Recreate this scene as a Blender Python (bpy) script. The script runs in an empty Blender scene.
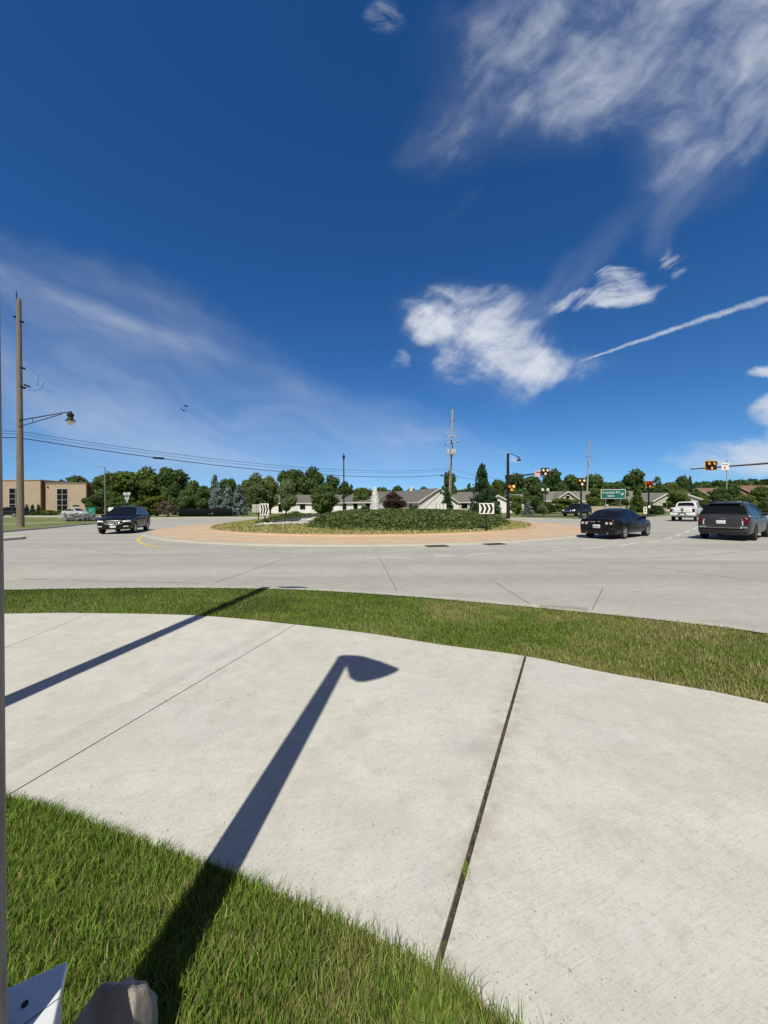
import bpy, bmesh, math, random
import numpy as np
from mathutils import Vector, Matrix
from mathutils.bvhtree import BVHTree

random.seed(7)
RNG = np.random.default_rng(11)
SC = bpy.context.scene
COL = SC.collection
PI = math.pi
def R(d): return math.radians(d)

# ------------------------------------------------------------------ camera
CAM_Z = 1.55
ROLL, PITCH = R(0.32), 0.0
HORIZON = 506.0
FPX = 384.0
_r = Vector((math.cos(ROLL), 0, -math.sin(ROLL)))
_f = Vector((0, math.cos(PITCH), -math.sin(PITCH)))
_r = (_r - _f * _r.dot(_f)).normalized()
_u = _r.cross(_f).normalized()
cam = bpy.data.cameras.new("camera")
cam.sensor_width = 36.0
cam.lens = 36.0 * FPX / 1024.0
cam.shift_y = -(512.0 - HORIZON) / 1024.0
cam.clip_start, cam.clip_end = 0.05, 6000
cam_o = bpy.data.objects.new("camera", cam)
COL.objects.link(cam_o)
m3 = Matrix((( _r.x, _u.x, -_f.x), (_r.y, _u.y, -_f.y), (_r.z, _u.z, -_f.z)))
cam_o.matrix_world = Matrix.Translation((0, 0, CAM_Z)) @ m3.to_4x4()
SC.camera = cam_o
SC.render.resolution_x, SC.render.resolution_y = 768, 1024

def ray(px, py):
    return _f + _r * ((px - 384.0) / FPX) + _u * ((HORIZON - py) / FPX)
def gp(px, py, z=0.0):
    """survey: where the sight line through a picture point meets the level z"""
    d = ray(px, py); t = (z - CAM_Z) / d.z
    return Vector((d.x * t, d.y * t, z))
def at(px, py, Y):
    d = ray(px, py); t = Y / d.y
    return Vector((d.x * t, Y, CAM_Z + d.z * t))

# ------------------------------------------------------------------ scene helpers
def tag(o, label=None, cat=None, group=None, kind=None):
    if label: o["label"] = label
    if cat: o["category"] = cat
    if group: o["group"] = group
    if kind: o["kind"] = kind
    return o
def thing(name, label, cat, loc=(0, 0, 0), rz=0.0, group=None):
    o = bpy.data.objects.new(name, None); COL.objects.link(o)
    o.empty_display_size = 0.2
    o.location = loc; o.rotation_euler = (0, 0, rz)
    return tag(o, label, cat, group)
def children(o): return [c for c in COL.objects if c.parent == o]
def copy_tree(o, parent=None):
    c = o.copy(); COL.objects.link(c)
    if parent is not None: c.parent = parent
    for ch in children(o): copy_tree(ch, c)
    return c

class MB:
    def __init__(self): self.bm = bmesh.new()
    def box(self, c, s, rz=0.0, rot=None, bevel=0.0):
        r = bmesh.ops.create_cube(self.bm, size=1.0)
        M = Matrix.Translation(c) @ (rot.to_4x4() if rot else Matrix.Rotation(rz, 4, 'Z')) @ Matrix.Diagonal((*s, 1))
        bmesh.ops.transform(self.bm, matrix=M, verts=r['verts'])
        if bevel > 0:
            es = list({e for v in r['verts'] for e in v.link_edges})
            bmesh.ops.bevel(self.bm, geom=es, offset=bevel, segments=2, affect='EDGES', profile=0.5)
        return self
    def tube(self, pts, rad, n=8, cap=True):
        pts = [Vector(p) for p in pts]
        if not hasattr(rad, '__len__'): rad = [rad] * len(pts)
        rings = []
        up = None
        for i, p in enumerate(pts):
            a = pts[max(i - 1, 0)]; b = pts[min(i + 1, len(pts) - 1)]
            t = (b - a).normalized()
            if up is None:
                up = Vector((0, 0, 1)) if abs(t.z) < 0.9 else Vector((1, 0, 0))
            x = up.cross(t).normalized(); y = t.cross(x).normalized(); up = y
            rings.append([self.bm.verts.new(p + (x * math.cos(k * 2 * PI / n) + y * math.sin(k * 2 * PI / n)) * rad[i]) for k in range(n)])
        for i in range(len(rings) - 1):
            for k in range(n):
                self.bm.faces.new((rings[i][k], rings[i][(k + 1) % n], rings[i + 1][(k + 1) % n], rings[i + 1][k]))
        if cap:
            self.bm.faces.new(rings[0][::-1]); self.bm.faces.new(rings[-1])
        return self
    def lathe(self, prof, n=20, M=None):
        """prof: (radius, z) from bottom to top"""
        M = M or Matrix.Identity(4)
        rings = []
        for r, z in prof:
            if r < 1e-5: rings.append([self.bm.verts.new(M @ Vector((0, 0, z)))])
            else: rings.append([self.bm.verts.new(M @ Vector((r * math.cos(k * 2 * PI / n), r * math.sin(k * 2 * PI / n), z))) for k in range(n)])
        for a, b in zip(rings, rings[1:]):
            for k in range(n):
                A = a[k % len(a)]; B = a[(k + 1) % len(a)]; C_ = b[(k + 1) % len(b)]; D = b[k % len(b)]
                vs = []
                for v in (A, B, C_, D):
                    if v not in vs: vs.append(v)
                if len(vs) > 2: self.bm.faces.new(vs)
        return self
    def prism(self, poly, z0, z1, M=None):
        """flat polygon (x, y) pulled from z0 to z1"""
        M = M or Matrix.Identity(4)
        lo = [self.bm.verts.new(M @ Vector((p[0], p[1], z0))) for p in poly]
        hi = [self.bm.verts.new(M @ Vector((p[0], p[1], z1))) for p in poly]
        n = len(poly)
        top = self.bm.faces.new(hi); bot = self.bm.faces.new(lo[::-1])
        for k in range(n):
            self.bm.faces.new((lo[k], lo[(k + 1) % n], hi[(k + 1) % n], hi[k]))
        bmesh.ops.triangulate(self.bm, faces=[top, bot])
        return self
    def sheet(self, poly, z):
        f = self.bm.faces.new([self.bm.verts.new((p[0], p[1], z)) for p in poly])
        f.normal_update()
        if f.normal.z < 0: f.normal_flip()
        bmesh.ops.triangulate(self.bm, faces=[f])
        return self
    def quad(self, *p):
        self.bm.faces.new([self.bm.verts.new(q) for q in p]); return self
    def grid(self, P):
        vs = [[self.bm.verts.new(p) for p in row] for row in P]
        for i in range(len(vs) - 1):
            for j in range(len(vs[0]) - 1):
                self.bm.faces.new((vs[i][j], vs[i][j + 1], vs[i + 1][j + 1], vs[i + 1][j]))
        return self
    def build(self, name, mat, parent=None, smooth=False, sharp=38, recalc=True):
        if recalc: bmesh.ops.recalc_face_normals(self.bm, faces=self.bm.faces[:])
        if smooth:
            for f in self.bm.faces: f.smooth = True
            for e in self.bm.edges:
                if len(e.link_faces) == 2 and e.calc_face_angle(0) > R(sharp): e.smooth = False
        me = bpy.data.meshes.new(name); self.bm.to_mesh(me); self.bm.free()
        if mat: me.materials.append(mat)
        o = bpy.data.objects.new(name, me); COL.objects.link(o)
        if parent is not None: o.parent = parent
        return o

def fast_mesh(name, V, Q, T, mat, parent=None, attr=None):
    me = bpy.data.meshes.new(name)
    V = np.asarray(V, np.float32); Q = np.asarray(Q, np.int32).reshape(-1, 4); T = np.asarray(T, np.int32).reshape(-1, 3)
    me.vertices.add(len(V)); me.vertices.foreach_set("co", V.ravel())
    loops = np.concatenate([Q.ravel(), T.ravel()])
    me.loops.add(len(loops)); me.loops.foreach_set("vertex_index", loops)
    st = np.concatenate([np.arange(len(Q)) * 4, len(Q) * 4 + np.arange(len(T)) * 3]).astype(np.int32)
    me.polygons.add(len(st)); me.polygons.foreach_set("loop_start", st)
    me.update(calc_edges=True)
    if attr is not None:
        a = me.attributes.new("dry", 'FLOAT', 'POINT'); a.data.foreach_set("value", np.asarray(attr, np.float32))
    me.validate()
    me.materials.append(mat)
    o = bpy.data.objects.new(name, me); COL.objects.link(o)
    if parent is not None: o.parent = parent
    return o

def inside(poly, X, Y):
    c = np.zeros(len(X), bool); n = len(poly)
    for i in range(n):
        x0, y0 = poly[i][0], poly[i][1]; x1, y1 = poly[i - 1][0], poly[i - 1][1]
        if y0 == y1: continue
        m = ((y0 > Y) != (y1 > Y)) & (X < (x1 - x0) * (Y - y0) / (y1 - y0) + x0)
        c ^= m
    return c
def scatter(poly, n):
    P = np.array([(p[0], p[1]) for p in poly]); lo, hi = P.min(0), P.max(0)
    out = []; got = 0
    while got < n:
        q = RNG.uniform(lo, hi, (n * 2, 2)); q = q[inside(poly, q[:, 0], q[:, 1])]
        out.append(q); got += len(q)
    return np.concatenate(out)[:n]
def vnoise(X, Y, s, seed=0):
    """smooth value noise on the plane, 0..1"""
    r = np.random.default_rng(seed).random((64, 64))
    x, y = X / s, Y / s; i, j = np.floor(x).astype(int), np.floor(y).astype(int)
    fx, fy = x - i, y - j; fx = fx * fx * (3 - 2 * fx); fy = fy * fy * (3 - 2 * fy)
    g = lambda a, b: r[a % 64, b % 64]
    return (g(i, j) * (1 - fx) + g(i + 1, j) * fx) * (1 - fy) + (g(i, j + 1) * (1 - fx) + g(i + 1, j + 1) * fx) * fy

def blades(name, P, z, h, w, mat, dry=None, lean=0.45, parent=None, zfun=None, bias=(0, 0)):
    n = len(P); h = np.broadcast_to(h, n) * RNG.uniform(0.55, 1.25, n); w = np.broadcast_to(w, n) * RNG.uniform(0.7, 1.3, n)
    a = RNG.uniform(0, 2 * PI, n); la = RNG.uniform(0, 2 * PI, n); lm = RNG.uniform(0.1, 1.0, n) * lean * h
    wx, wy = np.cos(a) * w / 2, np.sin(a) * w / 2
    lx, ly = np.cos(la) * lm + bias[0] * h, np.sin(la) * lm + bias[1] * h
    Z = zfun(P[:, 0], P[:, 1]) if zfun else np.full(n, z)
    x, y = P[:, 0], P[:, 1]
    b0 = np.stack([x - wx, y - wy, Z], 1); b1 = np.stack([x + wx, y + wy, Z], 1)
    m0 = np.stack([x - wx * .8 + lx * .35, y - wy * .8 + ly * .35, Z + h * .6], 1); m1 = np.stack([x + wx * .8 + lx * .35, y + wy * .8 + ly * .35, Z + h * .6], 1)
    t = np.stack([x + lx, y + ly, Z + h * (1 - 0.25 * (lm / h) ** 2)], 1)
    V = np.stack([b0, b1, m0, m1, t], 1).reshape(-1, 3)
    i = np.arange(n) * 5
    Q = np.stack([i, i + 1, i + 3, i + 2], 1); T = np.stack([i + 2, i + 3, i + 4], 1)
    at_ = np.repeat(dry, 5) if dry is not None else None
    return fast_mesh(name, V, Q, T, mat, parent, at_)

def leaf_cards(C, size, seed, flat=0.0, N=None):
    """quads of leaf clumps at the centres C"""
    g = np.random.default_rng(seed); n = len(C)
    d = g.normal(size=(n, 3))
    if N is not None: d = d * 0.75 + N * 1.0
    d[:, 2] += flat
    d /= np.linalg.norm(d, axis=1)[:, None]
    t = np.cross(d, g.normal(size=(n, 3))); t /= np.linalg.norm(t, axis=1)[:, None] + 1e-9
    b = np.cross(d, t)
    s = (np.broadcast_to(size, n) * g.uniform(0.55, 1.3, n))[:, None]
    asp = g.uniform(0.5, 0.9, n)[:, None]
    bend = d * s * 0.18
    V = np.stack([C - t * s, C - b * s * asp + bend, C + t * s, C + b * s * asp + bend], 1).reshape(-1, 3)
    i = np.arange(n) * 4
    return V, np.stack([i, i + 1, i + 2, i + 3], 1)

# ------------------------------------------------------------------ node helpers
class S:
    """a socket (or number) with arithmetic, for writing node trees as formulas"""
    nt = None
    def __init__(self, s): self.s = s
    @staticmethod
    def put(i, v):
        if isinstance(v, S): v = v.s
        if isinstance(v, bpy.types.NodeSocket): S.nt.links.new(v, i)
        else: i.default_value = v
    @staticmethod
    def m(op, *a, clamp=False):
        n = S.nt.nodes.new('ShaderNodeMath'); n.operation = op; n.use_clamp = clamp
        for i, v in enumerate(a): S.put(n.inputs[i], v)
        return S(n.outputs[0])
    def __add__(s, o): return S.m('ADD', s, o)
    __radd__ = __add__
    def __sub__(s, o): return S.m('SUBTRACT', s, o)
    def __rsub__(s, o): return S.m('SUBTRACT', o, s)
    def __mul__(s, o): return S.m('MULTIPLY', s, o)
    __rmul__ = __mul__
    def __truediv__(s, o): return S.m('DIVIDE', s, o)
    def __pow__(s, o): return S.m('POWER', s, o)
def smooth(x, a, b, lo=0.0, hi=1.0):
    n = S.nt.nodes.new('ShaderNodeMapRange'); n.interpolation_type = 'SMOOTHSTEP'
    S.put(n.inputs[0], x)
    for i, v in enumerate((a, b, lo, hi)): S.put(n.inputs[i + 1], v)
    return S(n.outputs[0])
def vec(x, y, z=0.0):
    n = S.nt.nodes.new('ShaderNodeCombineXYZ')
    for i, v in enumerate((x, y, z)): S.put(n.inputs[i], v)
    return S(n.outputs[0])
def sep(v):
    n = S.nt.nodes.new('ShaderNodeSeparateXYZ'); S.put(n.inputs[0], v)
    return S(n.outputs[0]), S(n.outputs[1]), S(n.outputs[2])
def noise(v, scale, detail=4.0, rough=0.55, dist=0.0, color=False):
    n = S.nt.nodes.new('ShaderNodeTexNoise')
    if v is not None: S.put(n.inputs['Vector'], v)
    n.inputs['Scale'].default_value = scale; n.inputs['Detail'].default_value = detail
    n.inputs['Roughness'].default_value = rough; n.inputs['Distortion'].default_value = dist
    return S(n.outputs[1 if color else 0])
def mixc(f, a, b, blend='MIX'):
    n = S.nt.nodes.new('ShaderNodeMix'); n.data_type = 'RGBA'; n.blend_type = blend
    S.put(n.inputs[0], f)
    for i, v in ((6, a), (7, b)):
        if isinstance(v, (tuple, list)): v = (*v[:3], 1.0)
        S.put(n.inputs[i], v)
    return S(n.outputs[2])
def objco():
    n = S.nt.nodes.new('ShaderNodeTexCoord'); return S(n.outputs['Object'])
def attr(name):
    n = S.nt.nodes.new('ShaderNodeAttribute'); n.attribute_name = name; return S(n.outputs['Fac'])
def island():
    n = S.nt.nodes.new('ShaderNodeNewGeometry'); return S(n.outputs['Random Per Island'])
def objrand():
    n = S.nt.nodes.new('ShaderNodeObjectInfo'); return S(n.outputs['Random'])

def new_mat(name):
    m = bpy.data.materials.new(name); m.use_nodes = True; S.nt = m.node_tree
    return m, m.node_tree.nodes['Principled BSDF']
MATS = {}
def mat(name, col, rough=0.6, metal=0.0, var=0.0, scale=3.0, col2=None, bump=0.0, bscale=40.0, coat=0.0, emit=0.0, spec=0.5, detail=5.0, stretch=None):
    if name in MATS: return MATS[name]
    m, p = new_mat(name)
    p.inputs['Roughness'].default_value = rough; p.inputs['Metallic'].default_value = metal
    p.inputs['Coat Weight'].default_value = coat; p.inputs['Specular IOR Level'].default_value = spec
    p.inputs['Coat Roughness'].default_value = 0.06
    co = objco()
    if stretch:
        x, y, z = sep(co); co = vec(x * stretch[0], y * stretch[1], z * stretch[2])
    if var > 0 or col2:
        c2 = col2 or tuple(min(1, c * (1 + var)) for c in col)
        c1 = col if col2 else tuple(c * (1 - var) for c in col)
        f = smooth(noise(co, scale, detail, 0.6), 0.3, 0.7)
        S.put(p.inputs['Base Color'], mixc(f, c1, c2))
    else: p.inputs['Base Color'].default_value = (*col, 1)
    if bump > 0:
        b = S.nt.nodes.new('ShaderNodeBump'); b.inputs['Strength'].default_value = bump; b.inputs['Distance'].default_value = 0.02
        S.put(b.inputs['Height'], noise(co, bscale, 6, 0.65)); S.put(p.inputs['Normal'], S(b.outputs[0]))
    if emit > 0:
        p.inputs['Emission Color'].default_value = (*col, 1); p.inputs['Emission Strength'].default_value = emit
    MATS[name] = m
    return m

# ------------------------------------------------------------------ light and sky
SUN_EL = R(52.0)
SD = Vector((0.128, 1.0, 0)).normalized()          # where shadows point
sun_dir = Vector((-SD.x * math.cos(SUN_EL), -SD.y * math.cos(SUN_EL), math.sin(SUN_EL)))
sl = bpy.data.lights.new("sun", 'SUN'); sl.energy = 4.4; sl.angle = R(0.5); sl.color = (1.0, 0.965, 0.835)
so = bpy.data.objects.new("sun", sl); COL.objects.link(so)
so.rotation_euler = (-sun_dir).to_track_quat('-Z', 'Y').to_euler(); so.location = (-4, -20, 30)

W = bpy.data.worlds.new("World"); SC.world = W; W.use_nodes = True
nt = W.node_tree; S.nt = nt
bg = nt.nodes['Background']
SKY_STR = 0.10
sky = nt.nodes.new('ShaderNodeTexSky'); sky.sky_type = 'NISHITA'; sky.sun_disc = False
sky.sun_elevation = SUN_EL; sky.sun_rotation = math.atan2(sun_dir.x, sun_dir.y) % (2 * PI)
sky.altitude = 0; sky.air_density = 1.0; sky.dust_density = 0.3; sky.ozone_density = 3.0
tc = nt.nodes.new('ShaderNodeTexCoord')
D = S(tc.outputs['Generated'])
dx, dy, dz = sep(D)
S.put(sky.inputs['Vector'], vec(dx, dy, S.m('MAXIMUM', dz, 0.0) * 0.95 + 0.085))
yy = S.m('MAXIMUM', dy, 0.08)
u = dx / yy; v = dz / yy
front = smooth(dy, 0.10, 0.35)
warp = noise(vec(u, v), 2.2, 3, 0.55, color=True)
wx, wy, wz = sep(warp)
wfine = noise(vec(u, v, 3.0), 9.0, 4, 0.6, color=True)
fx, fy, fz = sep(wfine)
uw = u + (wx - 0.5) * 0.22 + (fx - 0.5) * 0.05
vw = v + (wy - 0.5) * 0.22 + (fy - 0.5) * 0.05
def U(px): return (px - 384.0) / 384.0
def V_(py): return (506.0 - py) / 384.0
def ell(cx, cy, rx, ry, ang=0.0, soft=0.25, uu=None, vv=None):
    """soft oval patch of sky, given by its bearing; 1 inside"""
    uu = uu or uw; vv = vv or vw
    a = R(ang); X = uu - U(cx); Y = vv - V_(cy)
    x = X * math.cos(a) + Y * math.sin(a); y = Y * math.cos(a) - X * math.sin(a)
    x = x * (384.0 / rx); y = y * (384.0 / ry)
    return smooth(x * x + y * y, 1.0, soft, 0.0, 1.0)
def streak(ang, along, across, off=0.0, detail=7.0, rough=0.62, dist=0.4):
    a = R(ang)
    x = uw * math.cos(a) + vw * math.sin(a); y = vw * math.cos(a) - uw * math.sin(a)
    return noise(vec(x * along, y * across, off), 1.0, detail, rough, dist)
def union(*a):
    r = 1.0 - a[0]
    for b in a[1:]: r = r * (1.0 - b)
    return 1.0 - r
# large cirrus sheet high up
wb = noise(vec(u, v, 8.0), 3.2, 2, 0.5, color=True)
bx, by, bz = sep(wb)
us = u + (bx - 0.5) * 0.17 + (wx - 0.5) * 0.14; vs_ = v + (by - 0.5) * 0.17 + (wy - 0.5) * 0.14
def streak2(ang, along, across, off=0.0, detail=8.0, rough=0.58, dist=0.0):
    a = R(ang)
    x = us * math.cos(a) + vs_ * math.sin(a); y = vs_ * math.cos(a) - us * math.sin(a)
    return noise(vec(x * along, y * across, off), 1.0, detail, rough, dist)
puff = noise(vec(us, vs_, 4.2), 5.0, 9, 0.60)
puff2 = noise(vec(us, vs_, 7.9), 2.1, 6, 0.55)
nA = streak2(40, 2.2, 7.0, 1.3)
nA4 = streak2(52, 1.6, 13.0, 2.7, 7.0, 0.6)
mA = union(ell(680, 10, 290, 130, 14, 0.0), ell(490, 95, 130, 60, 42, 0.0) * 0.7, ell(720, 110, 140, 90, 48, 0.0) * 0.85, ell(590, 60, 200, 90, 24, 0.0) * 0.7)
cA = smooth((nA - 0.5) * 1.9 + (puff - 0.5) * 1.5 + (puff2 - 0.5) * 1.6 + (nA4 - 0.5) * 0.8 + mA * 0.72, 0.16, 1.62) * smooth(mA, 0.0, 0.8) * 0.76 + mA * 0.07
nA3 = streak2(50, 1.0, 5.0, 8.7, 6.0, 0.55)
mA2 = union(ell(690, 185, 120, 34, 60, 0.0), ell(600, 240, 230, 30, 48, 0.0) * 0.6, ell(455, 205, 60, 14, 46, 0.0) * 0.3, ell(420, 150, 40, 24, 40, 0.0) * 0.5)
cA2 = smooth((nA3 - 0.5) * 2.0 + mA2 * 0.8, 0.15, 1.3) * smooth(mA2, 0.0, 0.6) * 0.17
# the compact cloud and its wisps
nB = streak2(-10, 3.2, 9.0, 2.2, 9.0, 0.60)
nB2 = noise(vec(us * 1.0, vs_ * 1.25, 6.6), 7.0, 9, 0.62)
nB3 = streak2(48, 5.0, 22.0, 3.2, 6.0)
mB = union(ell(480, 340, 98, 64, -20, 0.0), ell(552, 368, 72, 22, -6, 0.0) * 0.85, ell(436, 322, 46, 40, 40, 0.0) * 0.7, ell(495, 305, 60, 26, 8, 0.0) * 0.6)
cB = smooth((nB - 0.5) * 2.2 + (nB2 - 0.5) * 2.6 + (nB3 - 0.5) * 1.3 + mB * 0.95, 0.18, 1.75) * smooth(mB, 0.0, 0.75) + mB * 0.06
nC = streak2(36, 4.5, 24.0, 4.4, 7.0)
mC = union(ell(602, 306, 80, 18, 8, 0.0), ell(618, 292, 46, 30, -10, 0.0) * 0.9, ell(672, 262, 28, 24, -50, 0.0) * 0.6)
cC = smooth((nC - 0.5) * 3.6 + (nB2 - 0.5) * 1.2 + mC * 0.85, 0.18, 1.35) * smooth(mC, 0.0, 0.6) * 0.85
# contrail
ta = (V_(304) - V_(362)) / (U(768) - U(580))
cl = v - (V_(362) + (u - U(580)) * ta) - (S.m('SINE', (u - U(580)) * 3.2) * 0.010 - 0.002)
clw = cl + (noise(vec(u * 34.0, v * 34.0, 4.0), 1.0, 3, 0.6) - 0.5) * (0.006 + S.m('MAXIMUM', u - U(580), 0.0) * 0.03)
wid = 0.0030 + S.m('MAXIMUM', u - U(580), 0.0) * 0.017
nT = noise(vec(u * 26.0, v * 26.0, 9.0), 1.0, 3, 0.6)
cT = smooth(S.m('ABSOLUTE', clw) / wid, 1.25, 0.1) * smooth(u, U(572), U(600)) * smooth(u, U(860), U(790)) * (0.18 + nT * 0.75)
# thin veil on one side with two long fibres
nF = streak2(-22, 1.5, 5.5, 7.7, 7.0, 0.56)
nF2 = streak2(-24, 0.8, 12.0, 3.9, 4.0, 0.5)
veil = union(ell(70, 370, 340, 120, -20, 0.0), ell(300, 430, 260, 60, -8, 0.0) * 0.6, ell(110, 330, 220, 70, -24, 0.0) * 0.5)
cF = veil * (0.08 + smooth(nF, 0.34, 0.78) * 0.36 + smooth(nF2, 0.45, 0.75) * 0.06)
def fibre(x0, y0, x1, y1, w, a):
    sl_ = (V_(y1) - V_(y0)) / (U(x1) - U(x0))
    d_ = v - (V_(y0) + (u - U(x0)) * sl_) + (wy - 0.5) * 0.07
    return smooth(S.m('ABSOLUTE', d_), w / 384.0, 0.0) * smooth(u, U(x1 + 60), U(x0 + 80)) * a
cF2 = (fibre(0, 268, 350, 408, 13, 0.30) + fibre(60, 300, 380, 418, 22, 0.14)) * smooth(nF * 0.7 + nF2 * 0.3, 0.25, 0.7)
# low bank by the right of the road, and scraps
nG = noise(vec(uw * 1.0, vw * 2.2, 1.1), 6.0, 6, 0.6)
mG = union(ell(790, 370, 52, 13, 6, 0.0), ell(790, 408, 60, 30, 4, 0.0), ell(800, 452, 170, 30, 8, 0.0) * 0.85)
cG = smooth((nG - 0.5) * 1.6 + mG * 0.9, 0.05, 1.0) * smooth(mG, 0.0, 0.4) * 0.9
cH = smooth(streak(-30, 8, 22, 2.0), 0.35, 0.7) * union(ell(503, 451, 15, 5, -30, 0.0), ell(404, 364, 9, 10, -40, 0.0) * 0.7, ell(418, 435, 60, 14, 0, 0.0) * 0.2, ell(385, 10, 26, 30, 60, 0.0) * 0.35) * 0.9
cloud = union(cA, cA2, cB, cC, cT, cF, cF2, cG, cH) * front
hs = nt.nodes.new('ShaderNodeHueSaturation'); hs.inputs['Saturation'].default_value = 1.28; hs.inputs['Value'].default_value = 0.86
S.put(hs.inputs['Color'], S(sky.outputs[0]))
gm = nt.nodes.new('ShaderNodeGamma'); gm.inputs['Gamma'].default_value = 1.22
nt.links.new(hs.outputs[0], gm.inputs[0])
CLOUD = (6.6, 7.1, 7.9)
rear_greyed = mixc(smooth(dy, 0.38, -0.30) * 0.85, S(gm.outputs[0]), (1.28, 1.02, 0.86))   # warm grey added to the unseen sky behind the camera, making shadows less blue
colr = mixc(cloud, rear_greyed, CLOUD)
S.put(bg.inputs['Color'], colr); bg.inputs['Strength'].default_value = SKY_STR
SC.view_settings.view_transform = 'Standard'
SC.view_settings.look = 'None'
SC.view_settings.gamma = 1.0
SC.view_settings.exposure = 0.0

# ================================================================== materials
def concrete(name, c1, c2, band=None, grain=1.0, wear=(0.5, 0.5, 0.0), stain=(0, 0)):
    m, p = new_mat(name)
    co = objco()
    big = noise(co, 0.55, 5, 0.6); mid = noise(co, 3.0, 6, 0.7); fine = noise(co, 95.0, 3, 0.7); peb = noise(co, 320.0, 2, 0.6)
    f = smooth(big * 0.5 + mid * 0.5, 0.36, 0.66)
    c = mixc(f, c1, c2)
    blot = noise(co, 7.0, 8, 0.72); cool = noise(co, 0.9, 3, 0.5)
    x_, y_, z_ = sep(co)
    trail = noise(vec(x_ * wear[0], y_ * wear[1], 2.0), 1.0, 5, 0.6)
    c = mixc(smooth(trail, 0.45, 0.68) * wear[2], c, tuple(min(.95, x * 1.14) for x in c2))
    c = mixc(smooth(trail, 0.52, 0.30) * wear[2], c, tuple(x * 0.86 for x in c1))
    c = mixc(smooth(blot, 0.50, 0.66) * 0.45, c, tuple(x * 0.84 for x in c1))
    c = mixc(smooth(blot, 0.46, 0.34) * 0.35, c, tuple(min(.95, x * 1.08) for x in c2))
    c = mixc(smooth(cool, 0.50, 0.68) * 0.35, c, (c1[0] * 0.97, c1[1] * 1.0, c1[2] * 1.09))
    c = mixc(smooth(noise(co, 1.3, 9, 0.75), 0.55, 0.78) * 0.45, c, tuple(x * 0.72 for x in c1))
    c = mixc(smooth(fine, 0.52, 0.70) * 0.50 * grain, c, tuple(x * 0.55 for x in c1))
    c = mixc(smooth(peb, 0.60, 0.72) * 0.30 * grain, c, tuple(min(.9, x * 1.25) for x in c2))
    if band:
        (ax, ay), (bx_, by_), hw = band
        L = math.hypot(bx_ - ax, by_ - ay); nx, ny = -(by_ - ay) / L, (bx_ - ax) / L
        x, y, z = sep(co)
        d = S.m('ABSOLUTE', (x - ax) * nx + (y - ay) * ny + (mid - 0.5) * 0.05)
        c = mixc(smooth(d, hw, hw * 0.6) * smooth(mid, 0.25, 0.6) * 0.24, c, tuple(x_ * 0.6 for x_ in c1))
    if band:
        sx, sy = stain
        dd_ = S.m('SQRT', ((x - sx) * (1 / 0.30)) ** 2.0 + ((y - sy) * (1 / 0.16)) ** 2.0) + (blot - 0.5) * 2.2
        c = mixc(smooth(dd_, 1.0, 0.1) * 0.38, c, (0.30, 0.30, 0.29))
        pit = noise(co, 42.0, 2, 0.5)
        tanp = noise(co, 2.6, 6, 0.68)
        c = mixc(smooth(tanp, 0.52, 0.70) * 0.40, c, (c1[0] * 0.93, c1[1] * 0.89, c1[2] * 0.83))
        c = mixc(smooth(tanp, 0.46, 0.30) * 0.35, c, (c2[0] * 1.02, c2[1] * 1.04, c2[2] * 1.10))
        ed = S.m('ABSOLUTE', (x - EDGE[0]) * EDGE[2] + (y - EDGE[1]) * EDGE[3] + (mid - 0.5) * 0.10)
        c = mixc(smooth(ed, 0.17, 0.0) * smooth(blot, 0.38, 0.62) * 0.38, c, (0.33, 0.27, 0.20))       # soil washed out of the wide joint
        c = mixc(smooth(pit, 0.70, 0.76) * 0.55, c, (0.22, 0.20, 0.17))
        broom = noise(vec(x * 6.0 + y * 3.0, y * 150.0 - x * 60.0, 0.0), 1.0, 4, 0.7)
        c = mixc(smooth(broom, 0.48, 0.66) * 0.34, c, tuple(q_ * 0.66 for q_ in c1))
        vo = S.nt.nodes.new('ShaderNodeTexVoronoi'); vo.feature = 'DISTANCE_TO_EDGE'; vo.inputs['Scale'].default_value = 0.62
        S.put(vo.inputs['Vector'], vec(x + (mid - 0.5) * 0.5 + (blot - 0.5) * 0.12, y + (big - 0.5) * 0.6 + (blot - 0.5) * 0.12, 3.3))
        crack = smooth(S(vo.outputs[0]), 0.0032, 0.0008) * smooth(noise(co, 0.8, 2, 0.5), 0.52, 0.60)
        c = mixc(crack * 0.22, c, (0.16, 0.14, 0.12))
    S.put(p.inputs['Base Color'], c)
    p.inputs['Roughness'].default_value = 0.9; p.inputs['Specular IOR Level'].default_value = 0.25
    b = S.nt.nodes.new('ShaderNodeBump'); b.inputs['Strength'].default_value = 0.35 * grain; b.inputs['Distance'].default_value = 0.004
    S.put(b.inputs['Height'], fine * 0.6 + peb * 0.4); S.put(p.inputs['Normal'], S(b.outputs[0]))
    return m

def foliage(name, dark, light, trans=0.35, rough=0.62, hue=0.0):
    m, p = new_mat(name)
    nt_ = m.node_tree
    c = mixc(island(), dark, light)
    c = mixc(smooth(objrand(), 0.0, 1.0, 0.0, 0.45), c, tuple(x * 0.62 for x in dark))
    S.put(p.inputs['Base Color'], c); p.inputs['Roughness'].default_value = rough; p.inputs['Specular IOR Level'].default_value = 0.25
    t = nt_.nodes.new('ShaderNodeBsdfTranslucent'); S.put(t.inputs[0], mixc(0.5, c, light))
    mx = nt_.nodes.new('ShaderNodeMixShader'); mx.inputs[0].default_value = trans
    nt_.links.new(p.outputs[0], mx.inputs[1]); nt_.links.new(t.outputs[0], mx.inputs[2])
    nt_.links.new(mx.outputs[0], nt_.nodes['Material Output'].inputs[0])
    return m

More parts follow.
